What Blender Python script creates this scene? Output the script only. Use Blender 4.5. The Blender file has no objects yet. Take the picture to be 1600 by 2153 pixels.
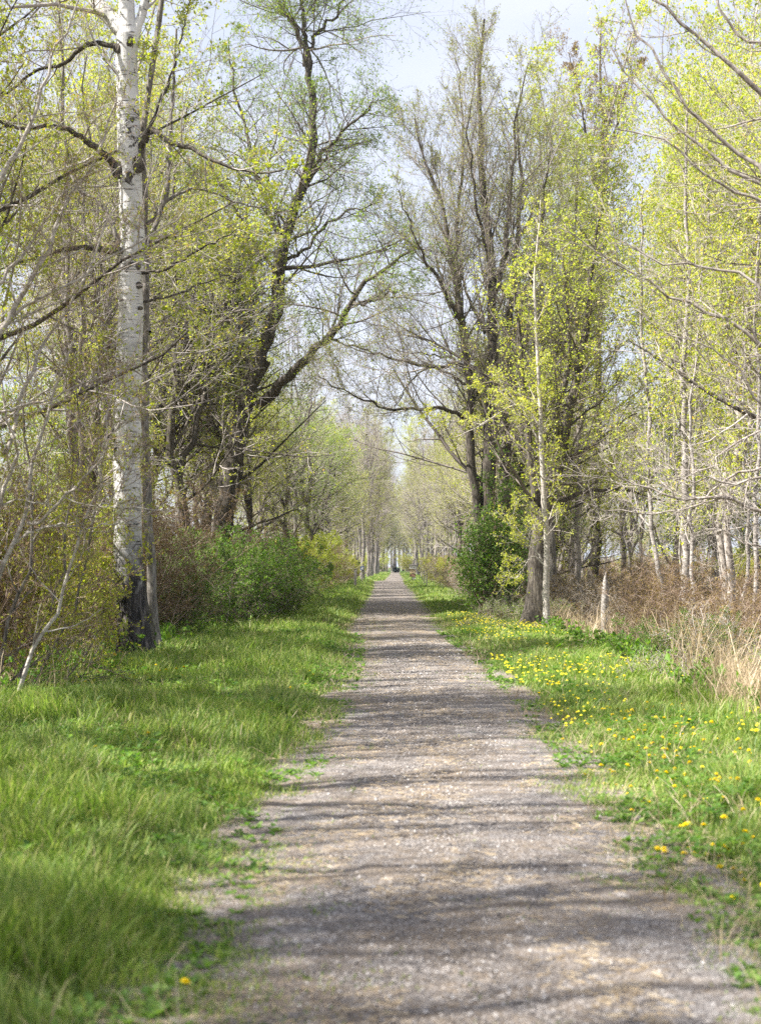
import bpy, math, random
import numpy as np
from mathutils import Vector

rad = math.radians
scn = bpy.context.scene
COL = scn.collection

# ------------------------------------------------------------------ camera
F, CX, CY, EYE = 3000.0, 832.0, 1190.0, 1.6
cd = bpy.data.cameras.new("camera")
cam = bpy.data.objects.new("camera", cd)
COL.objects.link(cam)
cam.location = (0, 0, EYE)
cam.rotation_euler = (rad(90), 0, 0)
cd.sensor_fit = 'VERTICAL'
cd.sensor_height = 36.0
cd.lens = 36.0 * F / 2153.0
cd.shift_x = -(CX - 800.0) / 2153.0
cd.shift_y = (CY - 1076.5) / 2153.0
cd.clip_start = 0.1
cd.clip_end = 6000
cd.dof.use_dof = True
cd.dof.focus_distance = 33.0
cd.dof.aperture_fstop = 2.6
scn.camera = cam

# ------------------------------------------------------------------ sky, sun, exposure
SUN_EL, SUN_AZ = rad(49), rad(-107)          # azimuth measured from +Y (view direction), negative = left
w = bpy.data.worlds.new("World")
scn.world = w
w.use_nodes = True
nt = w.node_tree
nt.nodes.clear()
out = nt.nodes.new("ShaderNodeOutputWorld")
bg = nt.nodes.new("ShaderNodeBackground")
sky = nt.nodes.new("ShaderNodeTexSky")
sky.sky_type = 'NISHITA'
sky.sun_disc = False
sky.sun_elevation = SUN_EL
sky.sun_rotation = SUN_AZ
sky.air_density = 1.0
sky.dust_density = 1.6
sky.ozone_density = 1.5
tc = nt.nodes.new("ShaderNodeTexCoord")
mp = nt.nodes.new("ShaderNodeMapping")
mp.inputs['Scale'].default_value = (1.5, 1.5, 5.0)
ns = nt.nodes.new("ShaderNodeTexNoise")
ns.inputs['Scale'].default_value = 2.2
ns.inputs['Detail'].default_value = 6
rp = nt.nodes.new("ShaderNodeValToRGB")
rp.color_ramp.elements[0].position = 0.36
rp.color_ramp.elements[0].color = (0.62, 0.62, 0.62, 1)
rp.color_ramp.elements[1].position = 0.66
rp.color_ramp.elements[1].color = (0.85, 0.85, 0.85, 1)
mx = nt.nodes.new("ShaderNodeMix")
mx.data_type = 'RGBA'
mx.inputs['B'].default_value = (4.6, 4.75, 5.4, 1)      # thin high cloud
nt.links.new(tc.outputs['Generated'], mp.inputs['Vector'])
nt.links.new(mp.outputs[0], ns.inputs['Vector'])
nt.links.new(ns.outputs['Fac'], rp.inputs[0])
nt.links.new(rp.outputs[0], mx.inputs['Factor'])
nt.links.new(sky.outputs[0], mx.inputs['A'])
nt.links.new(mx.outputs['Result'], bg.inputs[0])
bg.inputs[1].default_value = 0.074
nt.links.new(bg.outputs[0], out.inputs[0])

sd = bpy.data.lights.new("sun", 'SUN')
sun = bpy.data.objects.new("sun", sd)
COL.objects.link(sun)
sd.energy = 5.0
sd.angle = rad(0.53)
sd.color = (1.0, 0.965, 0.91)
sdir = Vector((math.sin(SUN_AZ) * math.cos(SUN_EL), math.cos(SUN_AZ) * math.cos(SUN_EL), math.sin(SUN_EL)))
sun.rotation_euler = sdir.to_track_quat('Z', 'Y').to_euler()

scn.view_settings.view_transform = 'Standard'
scn.view_settings.look = 'None'
scn.view_settings.gamma = 1
scn.view_settings.exposure = 1.6
scn.cycles.max_bounces = 6
scn.cycles.diffuse_bounces = 3
scn.cycles.transmission_bounces = 4
scn.cycles.use_denoising = False

# ------------------------------------------------------------------ helpers
def rngf(seed): return np.random.default_rng(seed)

def vnoise(x, y, seed=0):
    x = np.asarray(x, float); y = np.asarray(y, float)
    xi = np.floor(x).astype(np.int64); yi = np.floor(y).astype(np.int64)
    fx = x - xi; fy = y - yi
    fx = fx * fx * (3 - 2 * fx); fy = fy * fy * (3 - 2 * fy)
    def h(a, b):
        n = (a * 374761393 + b * 668265263 + seed * 974634777) & 0x7fffffff
        n = ((n ^ (n >> 13)) * 1274126177) & 0x7fffffff
        return ((n ^ (n >> 16)) & 0xffff) / 65535.0
    return (h(xi, yi) * (1 - fx) + h(xi + 1, yi) * fx) * (1 - fy) + (h(xi, yi + 1) * (1 - fx) + h(xi + 1, yi + 1) * fx) * fy

def fbm(x, y, seed=0, o=3):
    s = 0; a = 0.5; t = 0
    for i in range(o):
        s = s + a * vnoise(np.asarray(x) * 2**i, np.asarray(y) * 2**i, seed + i * 17); t += a; a *= 0.5
    return s / t

def sstep(a, b, x):
    t = np.clip((np.asarray(x, float) - a) / (b - a), 0, 1)
    return t * t * (3 - 2 * t)

PC = 0.36
EY_ = [4, 5, 6, 7, 8, 9.4, 11.7, 15.5, 18.5, 23, 28, 32, 43, 80, 107, 149, 154, 450]
EL_ = [-.80, -.77, -.775, -.75, -.766, -.727, -.60, -.58, -.57, -.59, -.68, -.78, -1.08, -1.2, -1.5, -2.2, -1.0, -1.0]
ER_ = [1.32, 1.34, 1.38, 1.37, 1.28, 1.28, 1.36, 1.44, 1.40, 1.36, 1.2, 1.1, .99, 1.0, .8, .75, .8, .8]
def edge_l(y): return np.interp(y, EY_, EL_)
def edge_r(y): return np.interp(y, EY_, ER_)
def path_l(y): return edge_l(y) - 0.13 * (fbm(np.asarray(y) * 1.3, 3.3, 5) - 0.5) * 2
def path_r(y): return edge_r(y) + 0.12 * (fbm(np.asarray(y) * 1.2, 9.1, 8) - 0.5) * 2

def ground_h(x, y):
    x = np.asarray(x, float); y = np.asarray(y, float)
    d = np.maximum(edge_l(y) - x, x - edge_r(y))
    h = sstep(0.42, 1.2, d) * (0.03 + 0.18 * (fbm(x * 0.55, y * 0.28, 21) - 0.42))
    h = h - 0.95 * sstep(3.5, 5.6, x) * (1 - 0.6 * sstep(70, 110, y))
    h = h - 0.45 * sstep(-4.7, -6.8, x)
    h = h + sstep(6, 12, d) * 0.35 * (fbm(x * 0.15, y * 0.15, 33) - 0.5)
    return h

def W(px, py, d):                       # a point seen at this pixel of the photograph, d metres away
    return ((px - CX) / F * d, d, EYE + (CY - py) / F * d)

def mesh_from(name, V, quads=None, tris=None, smooth=False, mats=(), matidx=None):
    me = bpy.data.meshes.new(name)
    V = np.asarray(V, dtype=np.float32)
    nq = 0 if quads is None else len(quads)
    ntr = 0 if tris is None else len(tris)
    me.vertices.add(len(V)); me.vertices.foreach_set("co", V.ravel())
    parts = []
    if nq: parts.append(np.asarray(quads, dtype=np.int32).ravel())
    if ntr: parts.append(np.asarray(tris, dtype=np.int32).ravel())
    loops = np.concatenate(parts)
    me.loops.add(len(loops)); me.loops.foreach_set("vertex_index", loops)
    me.polygons.add(nq + ntr)
    st = np.concatenate([np.arange(nq) * 4, nq * 4 + np.arange(ntr) * 3]).astype(np.int32)
    me.polygons.foreach_set("loop_start", st)
    if matidx is not None: me.polygons.foreach_set("material_index", np.asarray(matidx, dtype=np.int32))
    me.polygons.foreach_set("use_smooth", np.full(nq + ntr, smooth, dtype=bool))
    for m in mats: me.materials.append(m)
    me.update(calc_edges=True)
    return me

def link(name, data, parent=None, loc=(0, 0, 0)):
    o = bpy.data.objects.new(name, data)
    o.location = loc
    COL.objects.link(o)
    if parent is not None: o.parent = parent
    return o

def tag(o, label, cat, group=None):
    o['label'] = label; o['category'] = cat
    if group: o['group'] = group
    return o

def copy_tree(o, parent=None):
    c = o.copy(); COL.objects.link(c)
    if parent is not None: c.parent = parent
    for ch in list(o.children): copy_tree(ch, c)
    return c

def nrm(v): return v / np.maximum(np.linalg.norm(v, axis=-1, keepdims=True), 1e-9)

# ------------------------------------------------------------------ materials
def new_mat(name):
    m = bpy.data.materials.new(name); m.use_nodes = True
    n = m.node_tree.nodes; l = m.node_tree.links
    n.clear()
    o = n.new("ShaderNodeOutputMaterial")
    return m, n, l, o

def ramp(n, stops):
    r = n.new("ShaderNodeValToRGB")
    e = r.color_ramp.elements
    while len(e) < len(stops): e.new(0.5)
    for i, (p, c) in enumerate(stops):
        e[i].position = p; e[i].color = (c[0], c[1], c[2], 1)
    return r

def tex(n, l, scale, detail=4, vec=None, rough=0.55, dist=0.0):
    t = n.new("ShaderNodeTexNoise")
    t.inputs['Scale'].default_value = scale; t.inputs['Detail'].default_value = detail
    t.inputs['Roughness'].default_value = rough; t.inputs['Distortion'].default_value = dist
    if vec is not None: l.new(vec, t.inputs['Vector'])
    return t

def objvec(n, l, scale=(1, 1, 1)):
    c = n.new("ShaderNodeTexCoord"); m = n.new("ShaderNodeMapping")
    m.inputs['Scale'].default_value = scale
    l.new(c.outputs['Object'], m.inputs['Vector'])
    return m.outputs[0]

def leaf_mat(name, stops, trans=0.45, gloss=0.35, objvar=0.25):
    m, n, l, o = new_mat(name)
    g = n.new("ShaderNodeNewGeometry")
    oi = n.new("ShaderNodeObjectInfo")
    r = ramp(n, stops)
    l.new(g.outputs['Random Per Island'], r.inputs[0])
    hs = n.new("ShaderNodeHueSaturation")
    mr = n.new("ShaderNodeMapRange"); mr.inputs['To Min'].default_value = 1 - objvar; mr.inputs['To Max'].default_value = 1 + objvar
    l.new(oi.outputs['Random'], mr.inputs['Value']); l.new(mr.outputs[0], hs.inputs['Value'])
    l.new(r.outputs[0], hs.inputs['Color'])
    p = n.new("ShaderNodeBsdfPrincipled"); p.inputs['Roughness'].default_value = 0.55
    p.inputs['Specular IOR Level'].default_value = gloss
    t = n.new("ShaderNodeBsdfTranslucent")
    l.new(hs.outputs[0], p.inputs['Base Color'])
    hs2 = n.new("ShaderNodeHueSaturation"); hs2.inputs['Value'].default_value = 1.5; hs2.inputs['Saturation'].default_value = 1.1
    l.new(hs.outputs[0], hs2.inputs['Color']); l.new(hs2.outputs[0], t.inputs['Color'])
    mx = n.new("ShaderNodeMixShader"); mx.inputs[0].default_value = trans
    l.new(p.outputs[0], mx.inputs[1]); l.new(t.outputs[0], mx.inputs[2]); l.new(mx.outputs[0], o.inputs[0])
    return m

def bark_mat(name, c0, c1, c2, vs=(9, 9, 2.0), bump=0.5, sc=3.0):
    m, n, l, o = new_mat(name)
    v = objvec(n, l, vs)
    a = tex(n, l, sc, 6, v, 0.62, 0.4)
    b = tex(n, l, sc * 0.22, 3, v)
    r = ramp(n, [(0.34, c0), (0.52, c1), (0.70, c2)])
    mm = n.new("ShaderNodeMath"); mm.operation = 'MULTIPLY_ADD'; mm.inputs[1].default_value = 0.35; mm.inputs[2].default_value = -0.17
    l.new(b.outputs['Fac'], mm.inputs[0])
    ad = n.new("ShaderNodeMath"); ad.operation = 'ADD'
    l.new(a.outputs['Fac'], ad.inputs[0]); l.new(mm.outputs[0], ad.inputs[1]); l.new(ad.outputs[0], r.inputs[0])
    p = n.new("ShaderNodeBsdfPrincipled"); p.inputs['Roughness'].default_value = 0.85
    p.inputs['Specular IOR Level'].default_value = 0.2
    l.new(r.outputs[0], p.inputs['Base Color'])
    bp = n.new("ShaderNodeBump"); bp.inputs['Strength'].default_value = bump; bp.inputs['Distance'].default_value = 0.03
    l.new(a.outputs['Fac'], bp.inputs['Height']); l.new(bp.outputs[0], p.inputs['Normal'])
    l.new(p.outputs[0], o.inputs[0])
    return m

def twig_mat(name, stops, objvar=0.15):
    m, n, l, o = new_mat(name)
    g = n.new("ShaderNodeNewGeometry")
    r = ramp(n, stops)
    l.new(g.outputs['Random Per Island'], r.inputs[0])
    p = n.new("ShaderNodeBsdfPrincipled"); p.inputs['Roughness'].default_value = 0.7
    p.inputs['Specular IOR Level'].default_value = 0.25
    l.new(r.outputs[0], p.inputs['Base Color']); l.new(p.outputs[0], o.inputs[0])
    return m

M = {}
M['leaf_lime'] = leaf_mat('young_lime_leaves', [(0, (0.27, 0.34, 0.035)), (0.5, (0.40, 0.47, 0.06)), (0.88, (0.52, 0.54, 0.09)), (1, (0.50, 0.40, 0.09))])
M['leaf_yellow'] = leaf_mat('young_yellow_leaves', [(0, (0.27, 0.31, 0.04)), (0.6, (0.41, 0.45, 0.07)), (1, (0.50, 0.46, 0.09))])
M['leaf_olive'] = leaf_mat('small_olive_leaves', [(0, (0.24, 0.29, 0.04)), (0.5, (0.38, 0.43, 0.055)), (0.88, (0.50, 0.50, 0.08)), (1, (0.48, 0.32, 0.08))])
M['leaf_green'] = leaf_mat('small_green_leaves', [(0, (0.14, 0.23, 0.03)), (0.6, (0.26, 0.37, 0.05)), (1, (0.40, 0.46, 0.07))])
M['leaf_bush'] = leaf_mat('bush_green_leaves', [(0, (0.07, 0.15, 0.02)), (0.6, (0.13, 0.24, 0.03)), (1, (0.24, 0.33, 0.06))])
M['leaf_rust'] = leaf_mat('reddish_spring_buds', [(0, (0.15, 0.10, 0.05)), (0.6, (0.24, 0.17, 0.07)), (1, (0.30, 0.24, 0.07))])
M['leaf_bud'] = leaf_mat('dark_buds', [(0, (0.08, 0.06, 0.05)), (1, (0.16, 0.12, 0.08))], trans=0.15)
M['leaf_dark'] = leaf_mat('dark_evergreen_leaves', [(0, (0.012, 0.03, 0.02)), (1, (0.03, 0.06, 0.03))], trans=0.15)
M['bark_dark'] = bark_mat('dark_furrowed_bark', (0.025, 0.021, 0.018), (0.085, 0.072, 0.058), (0.19, 0.165, 0.135))
M['bark_grey'] = bark_mat('grey_bark', (0.07, 0.062, 0.055), (0.19, 0.17, 0.15), (0.34, 0.31, 0.28))
M['bark_pale'] = bark_mat('pale_bark', (0.22, 0.19, 0.16), (0.44, 0.40, 0.35), (0.58, 0.54, 0.48), vs=(5, 5, 14), bump=0.15)
M['twig_dark'] = twig_mat('dark_twigs', [(0, (0.081, 0.068, 0.057)), (1, (0.216, 0.182, 0.155))])
M['twig_grey'] = twig_mat('grey_twigs', [(0, (0.17, 0.145, 0.13)), (0.5, (0.34, 0.30, 0.27)), (1, (0.50, 0.45, 0.42))]) if True else twig_mat('grey_twigs', [(0, (0.162, 0.142, 0.121)), (1, (0.405, 0.358, 0.311))])
M['twig_purple'] = twig_mat('purplish_twigs', [(0, (0.120, 0.090, 0.084)), (1, (0.264, 0.204, 0.186))])
M['twig_tan'] = twig_mat('grey_tan_twigs', [(0, (0.13, 0.11, 0.10)), (0.6, (0.26, 0.225, 0.20)), (1, (0.40, 0.35, 0.31))])
M['twig_pale'] = twig_mat('pale_twigs', [(0, (0.28, 0.24, 0.21)), (1, (0.50, 0.45, 0.40))])
M['twig_brown'] = twig_mat('brown_stems', [(0, (0.135, 0.088, 0.061)), (0.6, (0.270, 0.189, 0.135)), (1, (0.446, 0.351, 0.284))])
M['grass'] = leaf_mat('meadow_grass', [(0, (0.075, 0.14, 0.022)), (0.4, (0.15, 0.235, 0.04)), (0.75, (0.27, 0.34, 0.075)), (0.93, (0.37, 0.38, 0.13)), (1, (0.42, 0.36, 0.2))], trans=0.42, gloss=0.5, objvar=0.0)
def patchy(m):
    n = m.node_tree.nodes; l = m.node_tree.links
    v = objvec(n, l); a = tex(n, l, .9, 4, v, .6)
    mr = n.new("ShaderNodeMapRange"); mr.inputs['From Min'].default_value = .32; mr.inputs['From Max'].default_value = .68; mr.inputs['To Min'].default_value = .9; mr.inputs['To Max'].default_value = 1.4
    l.new(a.outputs['Fac'], mr.inputs['Value'])
    for h in [x for x in n if x.bl_idname == 'ShaderNodeHueSaturation'][:1]:
        for lk in list(h.inputs['Value'].links): l.remove(lk)
        l.new(mr.outputs[0], h.inputs['Value'])
patchy(M['grass'])
M['straw'] = leaf_mat('dry_straw', [(0, (0.26, 0.19, 0.11)), (0.6, (0.46, 0.36, 0.23)), (1, (0.60, 0.50, 0.35))], trans=0.3, objvar=0.0)

def mat_aspen():
    m, n, l, o = new_mat('white_aspen_bark')
    c = n.new("ShaderNodeTexCoord"); sx = n.new("ShaderNodeSeparateXYZ"); l.new(c.outputs['Object'], sx.inputs[0])
    v1 = objvec(n, l, (2.2, 2.2, 26)); a = tex(n, l, 1.6, 4, v1, 0.6)         # thin horizontal lenticels
    v2 = objvec(n, l, (3.0, 3.0, 3.4)); b = tex(n, l, 1.1, 5, v2, 0.7, 0.8)    # larger dark scars
    v3 = objvec(n, l, (14, 14, 2.2)); f = tex(n, l, 1.5, 6, v3, 0.65, 0.5)     # furrowed foot
    v4 = objvec(n, l, (1, 1, 1)); g = tex(n, l, 2.5, 3, v4)
    white = ramp(n, [(0.3, (0.48, 0.46, 0.43)), (0.7, (0.72, 0.70, 0.67))]); l.new(g.outputs['Fac'], white.inputs[0])
    r1 = ramp(n, [(0.34, (0, 0, 0)), (0.42, (1, 1, 1))]); l.new(a.outputs['Fac'], r1.inputs[0])
    r2 = ramp(n, [(0.375, (0, 0, 0)), (0.42, (1, 1, 1))]); l.new(b.outputs['Fac'], r2.inputs[0])
    mul = n.new("ShaderNodeMath"); mul.operation = 'MULTIPLY'; l.new(r1.outputs[0], mul.inputs[0]); l.new(r2.outputs[0], mul.inputs[1])
    m1 = n.new("ShaderNodeMix"); m1.data_type = 'RGBA'; m1.inputs['A'].default_value = (0.05, 0.042, 0.036, 1)
    l.new(mul.outputs[0], m1.inputs['Factor']); l.new(white.outputs[0], m1.inputs['B'])
    foot = ramp(n, [(0.42, (0.012, 0.011, 0.011)), (0.56, (0.05, 0.044, 0.043)), (0.72, (0.19, 0.165, 0.15))]); l.new(f.outputs['Fac'], foot.inputs[0])
    add = n.new("ShaderNodeMath"); add.operation = 'MULTIPLY_ADD'; add.inputs[1].default_value = 2.6
    l.new(b.outputs['Fac'], add.inputs[0]); l.new(sx.outputs['Z'], add.inputs[2])
    mr = n.new("ShaderNodeMapRange"); mr.inputs['From Min'].default_value = 2.7; mr.inputs['From Max'].default_value = 4.0
    l.new(add.outputs[0], mr.inputs['Value'])
    m2 = n.new("ShaderNodeMix"); m2.data_type = 'RGBA'
    l.new(mr.outputs[0], m2.inputs['Factor']); l.new(foot.outputs[0], m2.inputs['A']); l.new(m1.outputs['Result'], m2.inputs['B'])
    p = n.new("ShaderNodeBsdfPrincipled"); p.inputs['Roughness'].default_value = 0.7; p.inputs['Specular IOR Level'].default_value = 0.25
    l.new(m2.outputs['Result'], p.inputs['Base Color'])
    bp = n.new("ShaderNodeBump"); bp.inputs['Strength'].default_value = 0.5; bp.inputs['Distance'].default_value = 0.03
    l.new(f.outputs['Fac'], bp.inputs['Height']); l.new(bp.outputs[0], p.inputs['Normal'])
    l.new(p.outputs[0], o.inputs[0])
    return m
M['bark_aspen'] = mat_aspen()

def mat_ground():
    m, n, l, o = new_mat('forest_floor_and_meadow')
    c = n.new("ShaderNodeTexCoord"); sx = n.new("ShaderNodeSeparateXYZ"); l.new(c.outputs['Object'], sx.inputs[0])
    v = objvec(n, l)
    a = tex(n, l, 9, 8, v, 0.7); b = tex(n, l, 0.5, 4, v); d = tex(n, l, 45, 5, v, 0.7)
    litter = ramp(n, [(0.3, (0.06, 0.042, 0.028)), (0.5, (0.16, 0.12, 0.08)), (0.7, (0.32, 0.25, 0.17))]); l.new(a.outputs['Fac'], litter.inputs[0])
    green = ramp(n, [(0.3, (0.035, 0.06, 0.015)), (0.55, (0.07, 0.13, 0.022)), (0.75, (0.14, 0.15, 0.05))]); l.new(d.outputs['Fac'], green.inputs[0])
    ab = n.new("ShaderNodeMath"); ab.operation = 'ABSOLUTE'; l.new(sx.outputs['X'], ab.inputs[0])
    ns_ = n.new("ShaderNodeMath"); ns_.operation = 'MULTIPLY_ADD'; ns_.inputs[1].default_value = 2.6; l.new(b.outputs['Fac'], ns_.inputs[0]); l.new(ab.outputs[0], ns_.inputs[2])
    mr = n.new("ShaderNodeMapRange"); mr.inputs['From Min'].default_value = 5.4; mr.inputs['From Max'].default_value = 6.6; l.new(ns_.outputs[0], mr.inputs['Value'])
    mx = n.new("ShaderNodeMix"); mx.data_type = 'RGBA'
    l.new(mr.outputs[0], mx.inputs['Factor']); l.new(green.outputs[0], mx.inputs['A']); l.new(litter.outputs[0], mx.inputs['B'])
    p = n.new("ShaderNodeBsdfPrincipled"); p.inputs['Roughness'].default_value = 0.95; p.inputs['Specular IOR Level'].default_value = 0.1
    l.new(mx.outputs['Result'], p.inputs['Base Color'])
    bp = n.new("ShaderNodeBump"); bp.inputs['Strength'].default_value = 0.8; bp.inputs['Distance'].default_value = 0.05
    l.new(a.outputs['Fac'], bp.inputs['Height']); l.new(bp.outputs[0], p.inputs['Normal'])
    l.new(p.outputs[0], o.inputs[0])
    return m

def mat_gravel():
    m, n, l, o = new_mat('stone_dust_gravel')
    v = objvec(n, l)
    vo = n.new("ShaderNodeTexVoronoi"); vo.inputs['Scale'].default_value = 55; l.new(v, vo.inputs['Vector'])
    vo2 = n.new("ShaderNodeTexVoronoi"); vo2.inputs['Scale'].default_value = 130; l.new(v, vo2.inputs['Vector'])
    a = tex(n, l, 1.3, 6, v, 0.6); b = tex(n, l, 22, 8, v, 0.75); st = tex(n, l, 6, 5, objvec(n, l, (1, 2.4, 1)), 0.7, 1.2)
    sep = n.new("ShaderNodeSeparateColor"); l.new(vo.outputs['Color'], sep.inputs[0])
    sep2 = n.new("ShaderNodeSeparateColor"); l.new(vo2.outputs['Color'], sep2.inputs[0])
    ad = n.new("ShaderNodeMath"); ad.operation = 'ADD'; l.new(sep.outputs[0], ad.inputs[0]); l.new(sep2.outputs[1], ad.inputs[1])
    hf = n.new("ShaderNodeMath"); hf.operation = 'MULTIPLY'; hf.inputs[1].default_value = 0.5; l.new(ad.outputs[0], hf.inputs[0])
    stone = ramp(n, [(0.1, (0.07, 0.064, 0.064)), (0.42, (0.16, 0.147, 0.142)), (0.75, (0.28, 0.262, 0.253)), (0.95, (0.56, 0.54, 0.52))]); l.new(hf.outputs[0], stone.inputs[0])
    dirt = ramp(n, [(0.3, (0.13, 0.095, 0.065)), (0.55, (0.24, 0.185, 0.13)), (0.75, (0.36, 0.29, 0.20))]); l.new(b.outputs['Fac'], dirt.inputs[0])
    r = ramp(n, [(0.42, (0.1, 0.1, 0.1)), (0.62, (0.85, 0.85, 0.85))])
    av = n.new("ShaderNodeMath"); av.operation = 'MULTIPLY_ADD'; av.inputs[1].default_value = 0.5
    hh = n.new("ShaderNodeMath"); hh.operation = 'MULTIPLY'; hh.inputs[1].default_value = 0.5; l.new(st.outputs['Fac'], hh.inputs[0])
    l.new(a.outputs['Fac'], av.inputs[0]); l.new(hh.outputs[0], av.inputs[2]); l.new(av.outputs[0], r.inputs[0])
    mx = n.new("ShaderNodeMix"); mx.data_type = 'RGBA'
    l.new(r.outputs[0], mx.inputs['Factor']); l.new(stone.outputs[0], mx.inputs['A']); l.new(dirt.outputs[0], mx.inputs['B'])
    p = n.new("ShaderNodeBsdfPrincipled"); p.inputs['Roughness'].default_value = 0.95; p.inputs['Specular IOR Level'].default_value = 0.15
    l.new(mx.outputs['Result'], p.inputs['Base Color'])
    bp = n.new("ShaderNodeBump"); bp.inputs['Strength'].default_value = 0.9; bp.inputs['Distance'].default_value = 0.012
    l.new(vo.outputs['Distance'], bp.inputs['Height'])
    bp2 = n.new("ShaderNodeBump"); bp2.inputs['Strength'].default_value = 0.7; bp2.inputs['Distance'].default_value = 0.02
    l.new(b.outputs['Fac'], bp2.inputs['Height']); l.new(bp.outputs[0], bp2.inputs['Normal'])
    l.new(bp2.outputs[0], p.inputs['Normal'])
    l.new(p.outputs[0], o.inputs[0])
    return m

def plain_mat(name, col, rough=0.6, var=0.0, scale=30):
    m, n, l, o = new_mat(name)
    p = n.new("ShaderNodeBsdfPrincipled"); p.inputs['Roughness'].default_value = rough
    v = objvec(n, l); a = tex(n, l, scale, 5, v)
    r = ramp(n, [(0.3, [c * (1 - var) for c in col]), (0.7, [min(1, c * (1 + var)) for c in col])])
    l.new(a.outputs['Fac'], r.inputs[0]); l.new(r.outputs[0], p.inputs['Base Color']); l.new(p.outputs[0], o.inputs[0])
    return m

# ------------------------------------------------------------------ ground and path
def axis_coords(lo_far, lo, hi, hi_far, step, grow=1.12):
    c = list(np.arange(lo, hi + 1e-6, step))
    s = step; x = c[-1]
    while x < hi_far: s *= grow; x += s; c.append(x)
    s = step; x = c[0]; pre = []
    while x > lo_far: s *= grow; x -= s; pre.append(x)
    return np.array(pre[::-1] + c)

def grid(name, xs2d, ys2d, z2d, mat):
    ny, nx = xs2d.shape
    V = np.stack([xs2d, ys2d, z2d], -1).reshape(-1, 3)
    i = (np.arange(ny - 1)[:, None] * nx + np.arange(nx - 1)[None, :]).ravel()
    q = np.stack([i, i + 1, i + nx + 1, i + nx], -1)
    return mesh_from(name, V, q, smooth=True, mats=[mat])

gx = axis_coords(-1500, -9, 9, 1500, 0.16)
gy = axis_coords(-40, 0, 40, 3500, 0.2, 1.03)
X, Y = np.meshgrid(gx, gy)
g = link('ground', grid('ground', X, Y, ground_h(X, Y), mat_ground())); g['kind'] = 'structure'

py_ = axis_coords(-12, 3.5, 14, 420, 0.045, 1.006)
u = np.linspace(-1, 1, 72)
PY, U = np.meshgrid(py_, u, indexing='ij')
L_, R_ = edge_l(PY) - 0.42, edge_r(PY) + 0.42
PX = (L_ + R_) / 2 + U * (R_ - L_) / 2
PX = PX + 0.0
PZ = 0.012 + 0.03 * (1 - U**2) + 0.010 * (fbm(PX * 9, PY * 9, 3) - 0.5) * 2 + 0.02 * (fbm(PX * 1.5, PY * 1.2, 4) - 0.5) - 0.03 * sstep(0.93, 1.0, np.abs(U))
p_ = link('gravel_path', grid('gravel_path', PX, PY, PZ, mat_gravel())); p_['kind'] = 'structure'

# ------------------------------------------------------------------ blades (grass, straw)
def blades(pos, h, wd, lean, seed, curl=0.5):
    """one bent blade per row: two quads and a tip"""
    r = rngf(seed); N = len(pos)
    a = r.uniform(0, 2 * np.pi, N)
    side = np.stack([np.cos(a), np.sin(a), np.zeros(N)], -1) * (wd / 2)[:, None]
    up = np.array([0, 0, 1.0])
    L = np.concatenate([lean, np.zeros((N, 1))], -1)
    h_ = h[:, None]
    b0 = pos
    b1 = pos + up * h_ * 0.45 + L * h_ * 0.22
    b2 = pos + up * h_ * 0.80 + L * h_ * 0.60
    tp = pos + up * h_ * (1.0 - curl * 0.25 * np.linalg.norm(lean, axis=1)[:, None]) + L * h_ * 1.05
    V = np.stack([b0 - side, b0 + side, b1 - side * 0.9, b1 + side * 0.9, b2 - side * 0.6, b2 + side * 0.6, tp], 1).reshape(-1, 3)
    i = np.arange(N) * 7
    q = np.concatenate([np.stack([i, i + 1, i + 3, i + 2], -1), np.stack([i + 2, i + 3, i + 5, i + 4], -1)])
    t = np.stack([i + 4, i + 5, i + 6], -1)
    return V, q, t

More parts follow.
